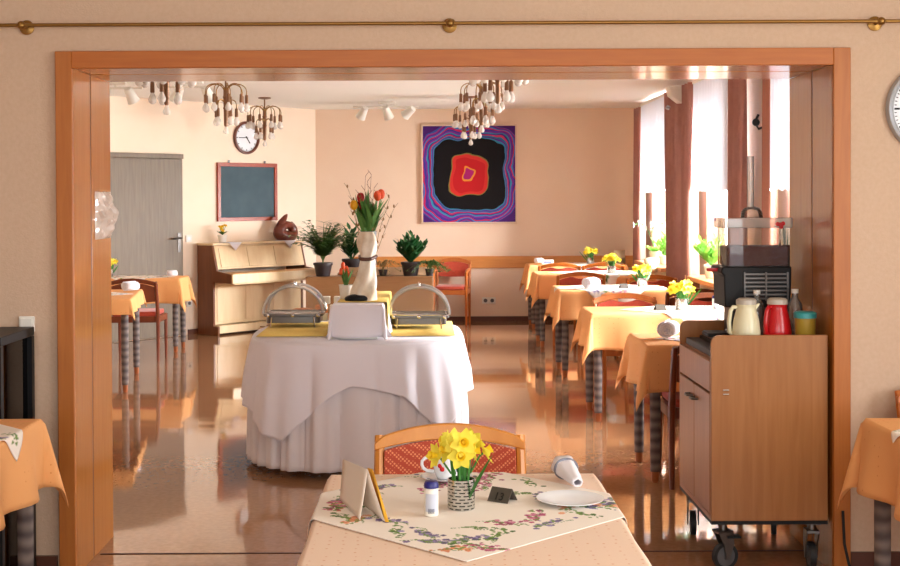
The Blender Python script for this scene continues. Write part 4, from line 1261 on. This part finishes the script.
for k, (dx, h_, mm) in enumerate(((-.12,.66,1),(-.02,.73,0),(.0,.70,0),(.03,.66,0),(.13,.60,1),(-.06,.62,0),(.05,.62,1),(-.11,.56,1),(.015,.74,0),(.15,.54,1))):
    b = tw if mm == 0 else tw2
    pts = [Vector((0, 0, .05))]; y = rg.uniform(-.04,.04)
    for i in range(1, 9):
        t = i/8; pts.append(Vector((dx*t**1.5+rg.uniform(-.007,.007), y*t, .05+(h_-.05)*t)))
    b.tube(pts, [.003-.002*i/8 for i in range(9)], 5)
    for i in range(4, 9):
        p = pts[i]; b.tube([p, p+Vector((rg.choice((-1,1))*.022, rg.uniform(-.01,.01), .03))], [.0015,.001], 4)
        if mm: b.ball(p+Vector((rg.uniform(-.01,.01),0,.01)), .006, s=(1,1,1.8), seg=6, rings=4)
tw.build('red_twigs', m_twig, r); tw2.build('catkin_twigs', m_twig2, r)

# ------------------------------------------------------------------ rolls, cards, daffodils
def make_roll(ln=.14, rad=.044):
    r = thing('napkin_roll', (0,0,0), 0, '', 'napkin')
    m = MB(); pts = []; n = 60
    vs = []; fs = []
    for i in range(n+1):
        t = i/n; a = t*2*PI*3.2; rr = .008 + (rad-.008)*t
        for s in (-1, 1): vs.append((s*ln/2*(1+.03*math.sin(a*2)), rr*math.cos(a), rad+rr*math.sin(a)*.92))
    fs = [(2*i, 2*i+1, 2*i+3, 2*i+2) for i in range(n)]
    m.add(vs, fs); m.build('cloth', m_towel, r, solid=.006, sharp=70)
    return r
rl = make_roll()
TOP = .752
rolls = [(-2.56, 11.25, 1.0, 1.1, 'rolled white towel on the orange table behind the left door lining'),
         (1.37, 7.33, 1.15, 1.15, 'rolled white napkin on the table beside the serving cart'),
         (1.44, 11.32, .8, 1.1, 'rolled white napkin at the left of the third window-side table'),
         (1.36, 15.62, .7, .8, 'small white rolled napkin at the left end of the farthest table'),
         (-2.62, 13.4, .5, .7, 'small white napkin on the corner of the table by the grey door')]
for i, (x, y, a, s, lab) in enumerate(rolls):
    z = TOP + (.004 if True else 0)
    if i == 0: rl.location = (x, y, z); rl.rotation_euler = (0,0,a); rl['label'] = lab; rl['group'] = 'white napkin rolls'
    else: dup(rl, (x, y, z), a, lab, 'white napkin rolls', scale=s)

d0 = make_daffodils(seed=3); TOPN = .7545
GD = 'daffodil bunches in slotted tins'
d0.location = (.087, 3.32, TOPN); d0['label'] = 'yellow daffodils in a slotted silver tin on the nearest table'; d0['group'] = GD
ds = [(1.80, 9.15, 'yellow daffodils in a tin on the second-nearest window-side table', 1.35),
      (1.92, 11.55, 'yellow daffodils in a tin on the third window-side table', 1.3),
      (1.94, 13.62, 'yellow daffodils in a tin on the second-farthest window-side table', 1.3),
      (1.96, 15.5, 'yellow daffodils in a tin on the farthest table, left of the menu card', 1.3),
      (-3.28, 13.45, 'yellow daffodils on the table in front of the grey door', 1.25)]
for k, (x, y, lab, s) in enumerate(ds): dup(d0, (x, y, TOPN+.0005), 1.1*k+.4, lab, GD, scale=(s*.98, s*.98, s*.76))

# menu cards on far tables
for k, (x, y, lab, mm) in enumerate(((2.33, 15.75, 'cream menu card standing at the right end of the farthest table', m_menu),
                                 (2.35, 11.35+.9, 'cream menu card beside the brown drape', m_menu))):
    if k == 1: x, y = 2.36, 13.75
    if k == 1: lab = 'cream menu card at the window end of the second-farthest table'
    r = thing('menu_card', (x, y, TOP+.004), .25, lab, 'menu card', 'cream menu cards')
    m = MB(); m.add([(-.07,-.05,0),(.07,-.05,0),(.085,0,.15),(-.055,0,.15),(-.055,.05,0),(.085,.05,0)], [(0,1,2,3),(3,2,5,4)]); m.build('card', mm, r, solid=.002)
r = thing('menu_card', (2.33, 9.32, TOP+.004), .25, 'cream menu card right of the daffodils on the second-nearest window-side table', 'menu card', 'cream menu cards')
m = MB(); m.add([(-.04,-.04,0),(.08,-.04,0),(.09,0,.12),(-.03,0,.12),(-.03,.04,0),(.09,.04,0)], [(0,1,2,3),(3,2,5,4)]); m.build('card', m_menu, r, solid=.002)
# small white box of sachets on the far tables
r = thing('sachet_box', (1.44, 15.42, TOP+.004), 0, 'small white and blue packet beside the napkin on the farthest table', 'packet')
m = MB(); m.box(-.07, .07, -.03, .03, 0, .055); m.build('packet', m_white, r, bevel=.004)
m = MB(); m.box(-.045, .045, -.0315, -.0302, .015, .04); m.build('blue_print', m_cabinner, r)
for i, (x, y, t_, nm) in enumerate(((1.64, 9.12, .9, 'grey tent sign beside the daffodils on the second-nearest window-side table'), (1.72, 11.32, .9, 'dark tent sign on the third window-side table'))):
    r = thing('table_sign', (x, y, TOPN+.002), .2, nm, 'sign', 'small dark tent signs')
    m = MB(); m.prism([(-.035,0),(0,.04),(.035,0),(.029,0),(0,.033),(-.029,0)], -.035, .035, 'x'); m.build('plate', m_sign, r)
def shaker(x, y, lab, s=1.0):
    r = thing('sweetener_dispenser', (x, y, TOPN+.001), 0, lab, 'dispenser', 'small white dispensers')
    m = MB(); m.lathe([(.0165,0),(.018,.002),(.018,.068),(.016,.07)], 20); m.build('bottle', m_white, r)
    m = MB(); m.lathe([(.0185,.07),(.0185,.08),(.015,.086),(.004,.088)], 20); m.build('cap', m_navy, r)
    m = MB()
    def fn(i, k):
        a = -PI/2 - .9 + 1.8*i/12; return (.0184*math.cos(a), .0184*math.sin(a), .012+.045*k/1)
    m.grid(fn, 13, 2); l = m.build('label', m_label, r)
    m = MB()
    for k in range(9):
        a = -PI/2-.45+.1*k; m.add([(.0187*math.cos(a), .0187*math.sin(a), .008), (.0187*math.cos(a+.05), .0187*math.sin(a+.05), .008), (.0187*math.cos(a+.05), .0187*math.sin(a+.05), .02), (.0187*math.cos(a), .0187*math.sin(a), .02)], [(0,1,2,3)])
    m.build('barcode', m_printdark, l)
    return r
s0 = shaker(.010, 3.245, 'small white tablet dispenser with navy cap left of the daffodils on the nearest table')
dup(s0, (2.02, 9.08, TOPN+.001), 0, 'small white dispenser with dark cap right of the daffodils on the second-nearest window-side table', 'small white dispensers', scale=1.2)

# items on the nearest table
r = thing('table_sign', (.197, 3.405, TOPN), -.6, 'small dark tent sign with the number 13 on the nearest table', 'sign', 'small dark tent signs')
m = MB(); m.prism([(-.026,0),(0,.034),(.026,0),(.023,0),(0,.030),(-.023,0)], -.031, .031, 'x'); pl = m.build('plate', m_sign, r)
cu = bpy.data.curves.new('digits', 'FONT'); cu.body = '13'; cu.size = .030; cu.extrude = .0004; cu.align_x = 'CENTER'; cu.offset = .0006
to = bpy.data.objects.new('digits', cu); C.objects.link(to)
dg = bpy.context.evaluated_depsgraph_get(); me = bpy.data.meshes.new_from_object(to.evaluated_get(dg)); bpy.data.objects.remove(to)
to = bpy.data.objects.new('digits', me); C.objects.link(to); to.parent = pl
to.location = (0, -.0222, .0058); to.rotation_euler = (math.atan2(.034, .026), 0, 0); me.materials.clear(); me.materials.append(m_signtext)

r = thing('plate', (.372, 3.375, TOPN), 0, 'small white round plate on the nearest table', 'plate')
m = MB(); m.lathe([(.042,0),(.047,.003),(.066,.006),(.087,.012),(.088,.014),(.085,.014),(.066,.009),(.047,.005),(.002,.004)], 48); m.build('dish', m_plate, r)

r = thing('rolled_napkin', (.375, 3.60, TOPN), 0, 'rolled white napkin with grey ring standing out behind the plate', 'napkin')
A = Vector((.035,-.07,.018)); B = Vector((.012,.085,.034))
def cone(i, k):
    t = k/10; a = 2*PI*i/28; c = A.lerp(B, t); d = (B-A).normalized(); u = Vector((0,0,1)); s = d.cross(u).normalized(); u = s.cross(d)
    rr = (.012+.022*t)*(1+.07*math.sin(5*a+3*t))
    p = c + s*rr*math.cos(a) + u*rr*math.sin(a)*.85
    return (p.x, p.y, max(p.z, .001))
m = MB(); m.grid(cone, 28, 11, closeu=True); m.build('napkin', m_towel, r, solid=.003, sharp=60)
m = MB(); d = (B-A).normalized(); 
c0 = A.lerp(B, .80); s = d.cross(Vector((0,0,1))).normalized(); u = s.cross(d)
m.tube([c0 + s*.0325*math.cos(2*PI*k/28) + u*.0285*math.sin(2*PI*k/28) for k in range(29)], .0036, 8); m.build('napkin_ring', m_ringgrey, r)
m = MB(); m.tube([B*.98+Vector((0,0,-.008)) + s*.02*math.cos(a_)*(1-a_/14) + u*.02*math.sin(a_)*(1-a_/14) for a_ in [q*.5 for q in range(26)]], .003, 6); m.build('rolled_end', m_towel, r)

# folded napkin tent
r = thing('folded_napkin', (-.155, 3.33, TOPN), 0, 'ivory and yellow folded napkin standing as a tent on the nearest table', 'napkin')
a = Vector((-.022, .06, .0)); b = Vector((.05, -.148, .0)); tA = Vector((-.067, .10, .105)); tB = Vector((.005, -.07, .113))
c_b = Vector((-.075, .09, 0)); c_a = Vector((-.012, -.13, 0))
m = MB()
def quad(p0, p1, p2, p3, bow, n=8):
    def fn(i, k):
        u, v = i/n, k/n
        p = p0.lerp(p1, u).lerp(p3.lerp(p2, u), v)
        nrm = (p1-p0).cross(p3-p0).normalized()
        p = p + nrm*bow*math.sin(PI*u)*math.sin(PI*v)
        return (p.x, p.y, max(.002, p.z))
    return fn
m.grid(quad(a, b, tB, tA, .004), 9, 9); m.build('outer_fold', m_napwhite, r, solid=.0025)
m = MB(); m.grid(quad(c_b, c_a, tB, tA, -.004), 9, 9); m.build('back_fold', m_napwhite, r, solid=.0025)
o1 = Vector((.006, -.006, 0))
m = MB(); m.add([tuple(b+Vector((.002,-.002,.001))), tuple(b+Vector((.010,-.006,.002))), tuple(tB+Vector((.012,-.004,.002))), tuple(tA.lerp(tB,.85)+Vector((.01,0,.0))), tuple(a.lerp(b,.55)+Vector((.008,0,.002)))], [(0,1,2),(1,4,3,2)]); m.build('yellow_lining', m_napyellow, r, solid=.003)

# coffee cup and saucer
r = thing('coffee_cup', (.055, 3.665, TOPN+.0), 0, 'white coffee cup with red and dark print on its saucer behind the daffodils', 'cup')
m = MB(); m.lathe([(.028,.006),(.034,.02),(.041,.05),(.043,.072),(.041,.072),(.038,.05),(.030,.02),(.002,.012)], 32); cb = m.build('cup', m_plate, r)
m = MB(); m.tube([(-.038,-.005,.060),(-.050,-.006,.064),(-.062,-.008,.062),(-.069,-.009,.054),(-.070,-.009,.044),(-.066,-.009,.034),(-.056,-.008,.027),(-.036,-.005,.024)], .0048, 10); m.build('handle', m_plate, cb)
m = MB()
for (aa, z) in ((-2.05,.045),(-1.9,.036)):
    m.ball((.0405*math.cos(aa), .0405*math.sin(aa), z), .007, s=(1,.3,1), seg=8, rings=5)
m.build('berry_print', m_redpl, cb)
r = thing('saucer', (.055, 3.665, TOPN-.0025), 0, 'white saucer with dark leaf print under the coffee cup', 'saucer')
m = MB(); m.lathe([(.03,0),(.034,.003),(.055,.006),(.072,.012),(.073,.014),(.055,.009),(.03,.006),(.002,.006)], 40); m.build('dish', m_plate, r)
m = MB()
for k in range(7):
    aa = -2.6+.12*k; m.ball((.062*math.cos(aa), .062*math.sin(aa), .0112), .006, s=(1,.6,.15), seg=8, rings=4)
m.build('leaf_print', m_printdark, r)

# ------------------------------------------------------------------ serving cart
CX0, CX1, CY0, CY1 = 1.1685, 1.648, 5.33, 6.0
r = thing('serving_cart', (CX0, CY0, 0), 0, 'wooden serving cart on castors standing in the right of the opening', 'cart')
wv, dv = CX1-CX0, CY1-CY0
m = MB(); m.prism(rrect(0, wv, .215, .98, (0,0,.004,.035)), 0, .018, 'y'); npn = m.build('side_panel', m_cart, r, bevel=.002)
m = MB()
for zz in (.802, .787): m.tube([(.052,-.0005,zz-.01),(.052,-.004,zz-.01)], .0045, 10)
for o_ in (): pass
m = MB(); 
for zz in (.755, .738): m.tube([(.048,-.003,zz),(.072,-.003,zz)], .0035, 8)
m.build('screw_cap', m_chrome, npn)
m = MB(); m.prism(rrect(0, wv, .215, .98, (0,0,.004,.035)), dv-.018, dv, 'y'); m.build('side_panel', m_cart, r, bevel=.002)
m = MB(); m.box(.0, wv, .0181, dv-.0181, .215, .235); m.box(.02, wv-.001, .0181, dv-.0181, .86, .878); m.box(wv-.015, wv, .0181, dv-.0181, .236, .859)
m.box(.02, .035, .0181, dv-.0181, .236, .60)
m.build('carcass', m_cart_edge, r)
m = MB(); m.box(.10, wv-.002, .0183, dv-.0183, .915, .93); m.build('top_shelf', m_cart_in, r)
m = MB(); m.box(.09, .11, .0183, dv-.0183, .879, .914); m.build('recess_back', m_black, r)
m = MB(); m.box(-.002, .018, .02, dv-.02, .745, .872); m.build('drawer', m_cart, r, bevel=.003)
for k in range(2):
    y0 = .02 + k*(dv-.04)/2 + .002; y1 = y0 + (dv-.04)/2 - .004
    m = MB(); m.box(-.002, .018, y0, y1, .238, .735); dd = m.build('door', m_cart, r, bevel=.003)
    ym = (y1-.05) if k == 0 else (y0+.05)
    h = MB(); h.tube([(-.002, ym-.03, .68), (-.026, ym-.022, .68), (-.03, ym, .68), (-.026, ym+.022, .68), (-.002, ym+.03, .68)], .0055, 8); h.build('handle', m_steel, dd)
m = MB(); m.box(.0, wv, .0, dv, .200, .2148); m.build('base_plate', m_black, r)
def caster(x, y, rz):
    M = Matrix.Translation((x, y, 0)) @ Matrix.Rotation(rz, 4, 'Z')
    c = MB(); c.box(-.035, .035, -.03, .03, .192, .1995, M=M); c.tube([M @ Vector((0,0,.16)), M @ Vector((0,0,.195))], .018, 12)
    c.prism([(-.035,.165),(.035,.165),(.04,.11),(.018,.045),(.002,.045),(-.005,.1)], -.026, -.021, 'y', M=M)
    c.prism([(-.035,.165),(.035,.165),(.04,.11),(.018,.045),(.002,.045),(-.005,.1)], .021, .026, 'y', M=M)
    c.box(-.035, .035, -.026, .026, .155, .165, M=M)
    cc = c.build('caster', m_steel, r)
    t = MB(); MW = M @ Matrix.Translation((.01, 0, .055)) @ Matrix.Rotation(PI/2, 4, 'X')
    t.lathe([(.042,-.012),(.055,-.012),(.055,.012),(.042,.012)], 28, M=MW, cap=False); t.build('tyre', m_tyre, cc)
    t = MB(); t.lathe([(.012,-.016),(.014,-.014),(.041,-.011),(.041,.011),(.014,.014),(.012,.016)], 24, M=MW); t.build('wheel', m_rubber, cc)
    return cc
caster(.06, .06, .3); caster(.05, dv-.06, 1.45); caster(wv-.05, .06, 1.5); caster(wv-.06, dv-.06, 1.3)
c0 = MB(); c0.box(.075, .13, .03, .075, .135, .142, M=Matrix.Identity(4)); c0.build('brake_pedal', m_black, r)

CT = .931
# juice dispenser
r = thing('juice_dispenser', (1.463, 5.84, CT), 0, 'black juice dispenser with clear tank of dark red juice on the serving cart', 'juice dispenser')
m = MB()
m.prism([(-.145,.13),(.145,.13),(.145,.155),(.15,.31),(-.155,.31),(-.165,.285),(-.15,.27)], -.11, .11, 'y')
m.build('body', m_black, r, bevel=.006)
m = MB(); m.box(-.10, .12, -.02, .11, 0, .13); m.box(-.12, .13, -.11, .02, 0, .02); m.build('pedestal', m_steel, r, bevel=.004)
m = MB()
for k in range(7): m.box(-.06, .13, -.118, -.1105, .165+.018*k, .172+.018*k)
for xx in (-.06, .035, .13): m.box(xx-.003, xx+.003, -.119, -.1105, .16, .285)
m.build('grille', m_steel, r)
m = MB(); m.box(-.125, .14, -.088, .088, .3105, .398); m.build('juice', m_juice, r, bevel=.006)
m = MB(); m.prism(rrect(-.135, .15, -.098, .098, .02), .3102, .52, 'z'); m.build('tank', m_clear, r)
m = MB(); m.prism(rrect(-.15, .16, -.105, .105, .02), .48, .525, 'z'); m.build('lid', m_clear2, r, bevel=.004)
m = MB(); m.lathe([(.05,.525),(.046,.55),(.034,.567),(.012,.575)], 24, c=(0,0,0)); m.build('lid_dome', m_clear, r)
m = MB(); m.tube([(-.005,0,.57),(-.005,0,.80)], .016, 12); m.build('refill_tube', m_clear2, r)
m = MB()
for (dx, dz) in ((0,0),(.012,.004),(-.012,.002),(.004,-.01)): m.ball((.10+dx, -.106, .495+dz), .01, s=(1,.25,1), seg=8, rings=5)
m.build('berry_logo', m_redpl, r)
m = MB(); m.box(-.205, -.15, -.04, .0, .285, .30); m.build('side_tap', m_redpl, r, bevel=.004)

def jug(x, y, mm, lab, rz=PI):
    r = thing('vacuum_jug', (x, y, CT), rz, lab, 'jug', 'plastic vacuum jugs on the cart'); r.scale = (.9, .9, .92)
    m = MB(); m.lathe([(.062,0),(.066,.006),(.066,.05),(.060,.10),(.046,.15),(.044,.165),(.047,.175)], 32); m.build('body', mm, r)
    m = MB(); m.lathe([(.048,.175),(.047,.195),(.036,.203),(.002,.204)], 28); m.build('lid', m_lidgrey, r)
    m = MB(); m.tube([(.040,0,.160),(.062,0,.162),(.074,0,.145),(.082,0,.09),(.078,0,.045),(.06,0,.03)], [.009,.010,.010,.010,.010,.009], 10); m.build('handle', mm, r)
    m = MB(); m.prism([(-.044,.15),(-.062,.178),(-.044,.176)], -.014, .014, 'y'); m.build('spout', mm, r)
    return r
jug(1.362, 5.53, m_cream, 'cream plastic vacuum jug on the serving cart')
jug(1.494, 5.53, m_redpl, 'red plastic vacuum jug on the serving cart', PI+.6)
r = thing('lidded_cup', (1.592, 5.46, CT), 0, 'amber cup with teal lid at the right end of the serving cart', 'cup')
m = MB(); m.lathe([(.038,0),(.040,.004),(.044,.11)], 28); m.build('cup', m_honey, r)
m = MB(); m.lathe([(.047,.108),(.047,.128),(.040,.134),(.002,.135)], 28); m.build('lid', m_teal, r)
for x, y, h_, lab in ((1.595, 5.62, .20, 'clear plastic bottle with narrow cap behind the red jug'), (1.435, 5.64, .195, 'clear plastic bottle between the two vacuum jugs')):
    r = thing('plastic_bottle', (x, y, CT), 0, lab, 'bottle', 'clear bottles on the cart')
    m = MB(); m.lathe([(.032,0),(.036,.004),(.036,h_*.6),(.030,h_*.78),(.013,h_*.92),(.013,h_)], 20); m.build('bottle', m_bottle, r)
    m = MB(); m.lathe([(.015,h_),(.015,h_+.018),(.002,h_+.019)], 14); m.build('cap', m_white, r)
r = thing('serving_tongs', (1.29, 5.78, CT), 0, 'dark small tray lying on the cart top beside the cream jug', 'tray')
r.name = 'serving_tray'
m = MB(); m.prism(rrect(-.05, .05, -.07, .07, .02), 0, .018, 'z'); m.build('tray', m_black, r, bevel=.003)
# things lying dark in the recess under the top
r = thing('cutlery_tray', (1.2195, 5.67, .879), 0, 'black tray in the open recess above the cart drawer', 'tray')
m = MB(); m.box(-.03, .03, -.28, .28, 0, .028); m.build('tray', m_black, r, bevel=.003)

# cable beside the cart
m = MB(); m.tube([(1.69,5.27,.27),(1.69,5.25,.14),(1.70,5.22,.06),(1.73,5.2,.02),(1.82,5.2,.008),(2.0,5.22,.008)], .006, 8)
tag(m.build('power_cable', m_black), 'black cable hanging down beside the cart to the floor at the right', 'cable')

# ------------------------------------------------------------------ near wall items
r = thing('curtain_rod', (0, YF-.08, 2.253), 0, 'long brass curtain rod on the wall above the opening', 'curtain rod')
m = MB(); m.tube([(-2.6,0,0),(2.6,0,0)], .0075, 10); m.build('rod', m_brass, r)
for xx in (-1.625, .10, 1.835):
    m = MB(); m.tube([(xx,.0785,0),(xx,0,0)], .008, 8); m.lathe([(.03,0),(.03,.006),(.012,.012)], 18, M=Matrix.Translation((xx,.079,0)) @ Matrix.Rotation(PI/2, 4, 'X'))
    m.ball((xx,0,0), .017, s=(1,1,1), seg=14, rings=9); m.build('bracket', m_brass, r)
r = thing('light_switch', (-1.635, YF-.001, 1.04), 0, 'white light switch on the wall above the black cabinet', 'light switch')
m = MB(); m.box(-.032, .032, -.012, 0, -.03, .034); m.build('plate', m_white, r, bevel=.003)
m = MB(); m.box(-.024, .024, -.018, -.0122, -.022, .026); m.build('rocker', m_white, r, bevel=.002)
r = thing('wall_socket', (.787, YB-.001, .255), 0, 'white double wall socket low on the back wall', 'socket')
m = MB(); m.box(-.085, .085, -.012, 0, -.04, .04); m.build('plate', m_white, r, bevel=.003)
for xx in (-.042, .042):
    m = MB(); m.lathe([(.024,0),(.024,.003)], 20, M=Matrix.Translation((xx,-.0122,0)) @ Matrix.Rotation(PI/2, 4, 'X')); m.build('socket_insert', m_rubber, r)
for k, (z, lab) in enumerate(((1.10, 'white light switch on the cream wall beside the piano'), (.36, 'white socket low on the cream wall beside the piano'))):
    r = thing(('light_switch', 'wall_socket')[k], W(2.02, .001, z), WALLROT, lab, ('light switch', 'socket')[k])
    m = MB(); m.box(-.04, .04, -.012, 0, -.04, .04); m.build('plate', m_white, r, bevel=.003)
    m = MB(); m.lathe([(.02,0),(.02,.003)], 16, M=Matrix.Translation((0,-.0122,0)) @ Matrix.Rotation(PI/2, 4, 'X')); m.build('insert', m_rubber if k else m_clockface, r)

# crumpled clear film on the left lining
r = thing('plastic_wrap', (XO0+.001, 5.80, 1.475), 0, 'crumpled clear plastic wrapped on the left door lining', 'plastic wrap')
def pw(i, k):
    u, v = i/26, k/30
    y = -.14+.285*u; z = -.10+.21*v
    e = math.sin(PI*u)**.6*math.sin(PI*v)**.6
    d = (.012 + .03*noise.noise(Vector((u*7, v*6, 3.3))) + .02*noise.noise(Vector((u*17, v*3, 7.7))) + .014)*e
    return (max(.001, d) + (.018*e if u > .6 else 0), y + .01*noise.noise(Vector((v*6, 1, 1))), z)
m = MB(); m.grid(pw, 27, 31); m.build('film', mat('crinkled_film', (232,214,200), rough=.15, alpha=.8), r, sharp=15)

# black cabinet at the left edge
r = thing('black_cabinet', (-2.25, 5.28, 0), 0, 'black cabinet with glossy glass side at the left edge of the photo', 'cabinet')
m = MB(); m.box(0, .655, -.42, .0, 1.0, 1.035); m.build('top', m_cabblack, r, bevel=.003)
m = MB(); m.box(0, .655, -.42, -.002, .0, .03); m.box(0, .03, -.42, -.002, .031, .999); m.box(.031, .62, -.02, -.002, .031, .999)
m.box(.625, .655, -.035, -.002, .031, .999); m.box(.625, .655, -.42, -.39, .031, .999); m.box(.031, .624, -.41, -.40, .031, .999); m.build('frame', m_cabblack, r)
m = MB(); m.box(.630, .636, -.389, -.036, .031, .999); m.build('side_panel', thinglass('smoked_glass', (120,120,130), .8), r)
m = MB()
for zz in (.35, .62, .86): m.box(.031, .62, -.39, -.03, zz, zz+.012)
m.build('shelf', m_cabblack, r)
m = MB(); rg = random.Random(8)
for k in range(8): m.box(.56, .60, -.36+.0*k, -.25, .66+.018*k, .668+.018*k)
m.box(.56, .60, -.35, -.29, .90, .96)
m.build('label_stripes', m_cabinner, r)

# garden greenery outside the windows
rg = random.Random(77)
for k, (y, s) in enumerate(((14.9, 1.5), (11.6, 1.6), (8.2, 1.5))):
    m = MB()
    for q in range(260):
        a = Vector((rg.gauss(0, .35), rg.uniform(-1.2,1.2), abs(rg.gauss(0, .45))))
        petal_strip(m, a, (rg.uniform(-1,1), rg.uniform(-1,1), rg.uniform(-.2,1)), (0,0,1), .16, .09, 3)
    m.tube([(0,0,-.3),(0,0,.3)], .03, 6)
    o = m.build('garden_shrub', m_brightleaf, None, fixn=False); o.location = (4.6, y, .3)
    tag(o, ['green garden shrub outside the farthest window', 'green garden shrub outside the middle window', 'green garden shrub outside the nearest window'][k], 'shrub', 'garden shrubs outside')
g = MB(); g.box(2.95, 30, -5, 30, -.2, -.02); struct(g.build('ground', m_hedge))

# ------------------------------------------------------------------ light
wd = bpy.data.worlds.new('world'); bpy.context.scene.world = wd; wd.use_nodes = True
bg = wd.node_tree.nodes['Background']; bg.inputs[0].default_value = (.86, .93, 1.0, 1); bg.inputs[1].default_value = 3.2
def area(name, loc, rot, sx, sy, power, c):
    l = bpy.data.lights.new(name, 'AREA'); l.shape = 'RECTANGLE'; l.size = sx; l.size_y = sy; l.energy = power; l.color = c
    o = bpy.data.objects.new(name, l); C.objects.link(o); o.location = loc; o.rotation_euler = rot
    return o
for k, (a, b_) in enumerate(WIN):
    area('window_daylight', (XR+.5, (a+b_)/2, 1.9), (0, R(-90-(-180)), 0) if False else (0, R(90), 0), 1.7, b_-a, 860, (.97, .985, 1))
# daylight of the near room's own windows, behind the photographer
area('near_window_daylight', (.9, -2.3, 1.7), (R(90), 0, 0), 3.8, 1.5, 95, (1, .98, .95))
area('near_side_window_daylight', (3.65, 1.95, 1.7), (0, R(90), 0), 1.7, 3.2, 110, (1, .98, .95))

# ------------------------------------------------------------------ camera
cam = bpy.data.cameras.new('camera'); co = bpy.data.objects.new('camera', cam); C.objects.link(co)
cam.sensor_width = 36; cam.sensor_fit = 'HORIZONTAL'; cam.lens = 52; cam.shift_x = 24/900; cam.shift_y = -66/900
cam.clip_start = .05
co.matrix_world = Matrix.Translation((0, 0, 1.55)) @ Matrix.Rotation(R(90-.835), 4, 'X') @ Matrix.Rotation(R(-.27), 4, 'Z')
s = bpy.context.scene; s.camera = co
s.view_settings.view_transform = 'Standard'; s.view_settings.look = 'None'; s.view_settings.gamma = 1; s.view_settings.exposure = 0
s.view_settings.use_curve_mapping = False
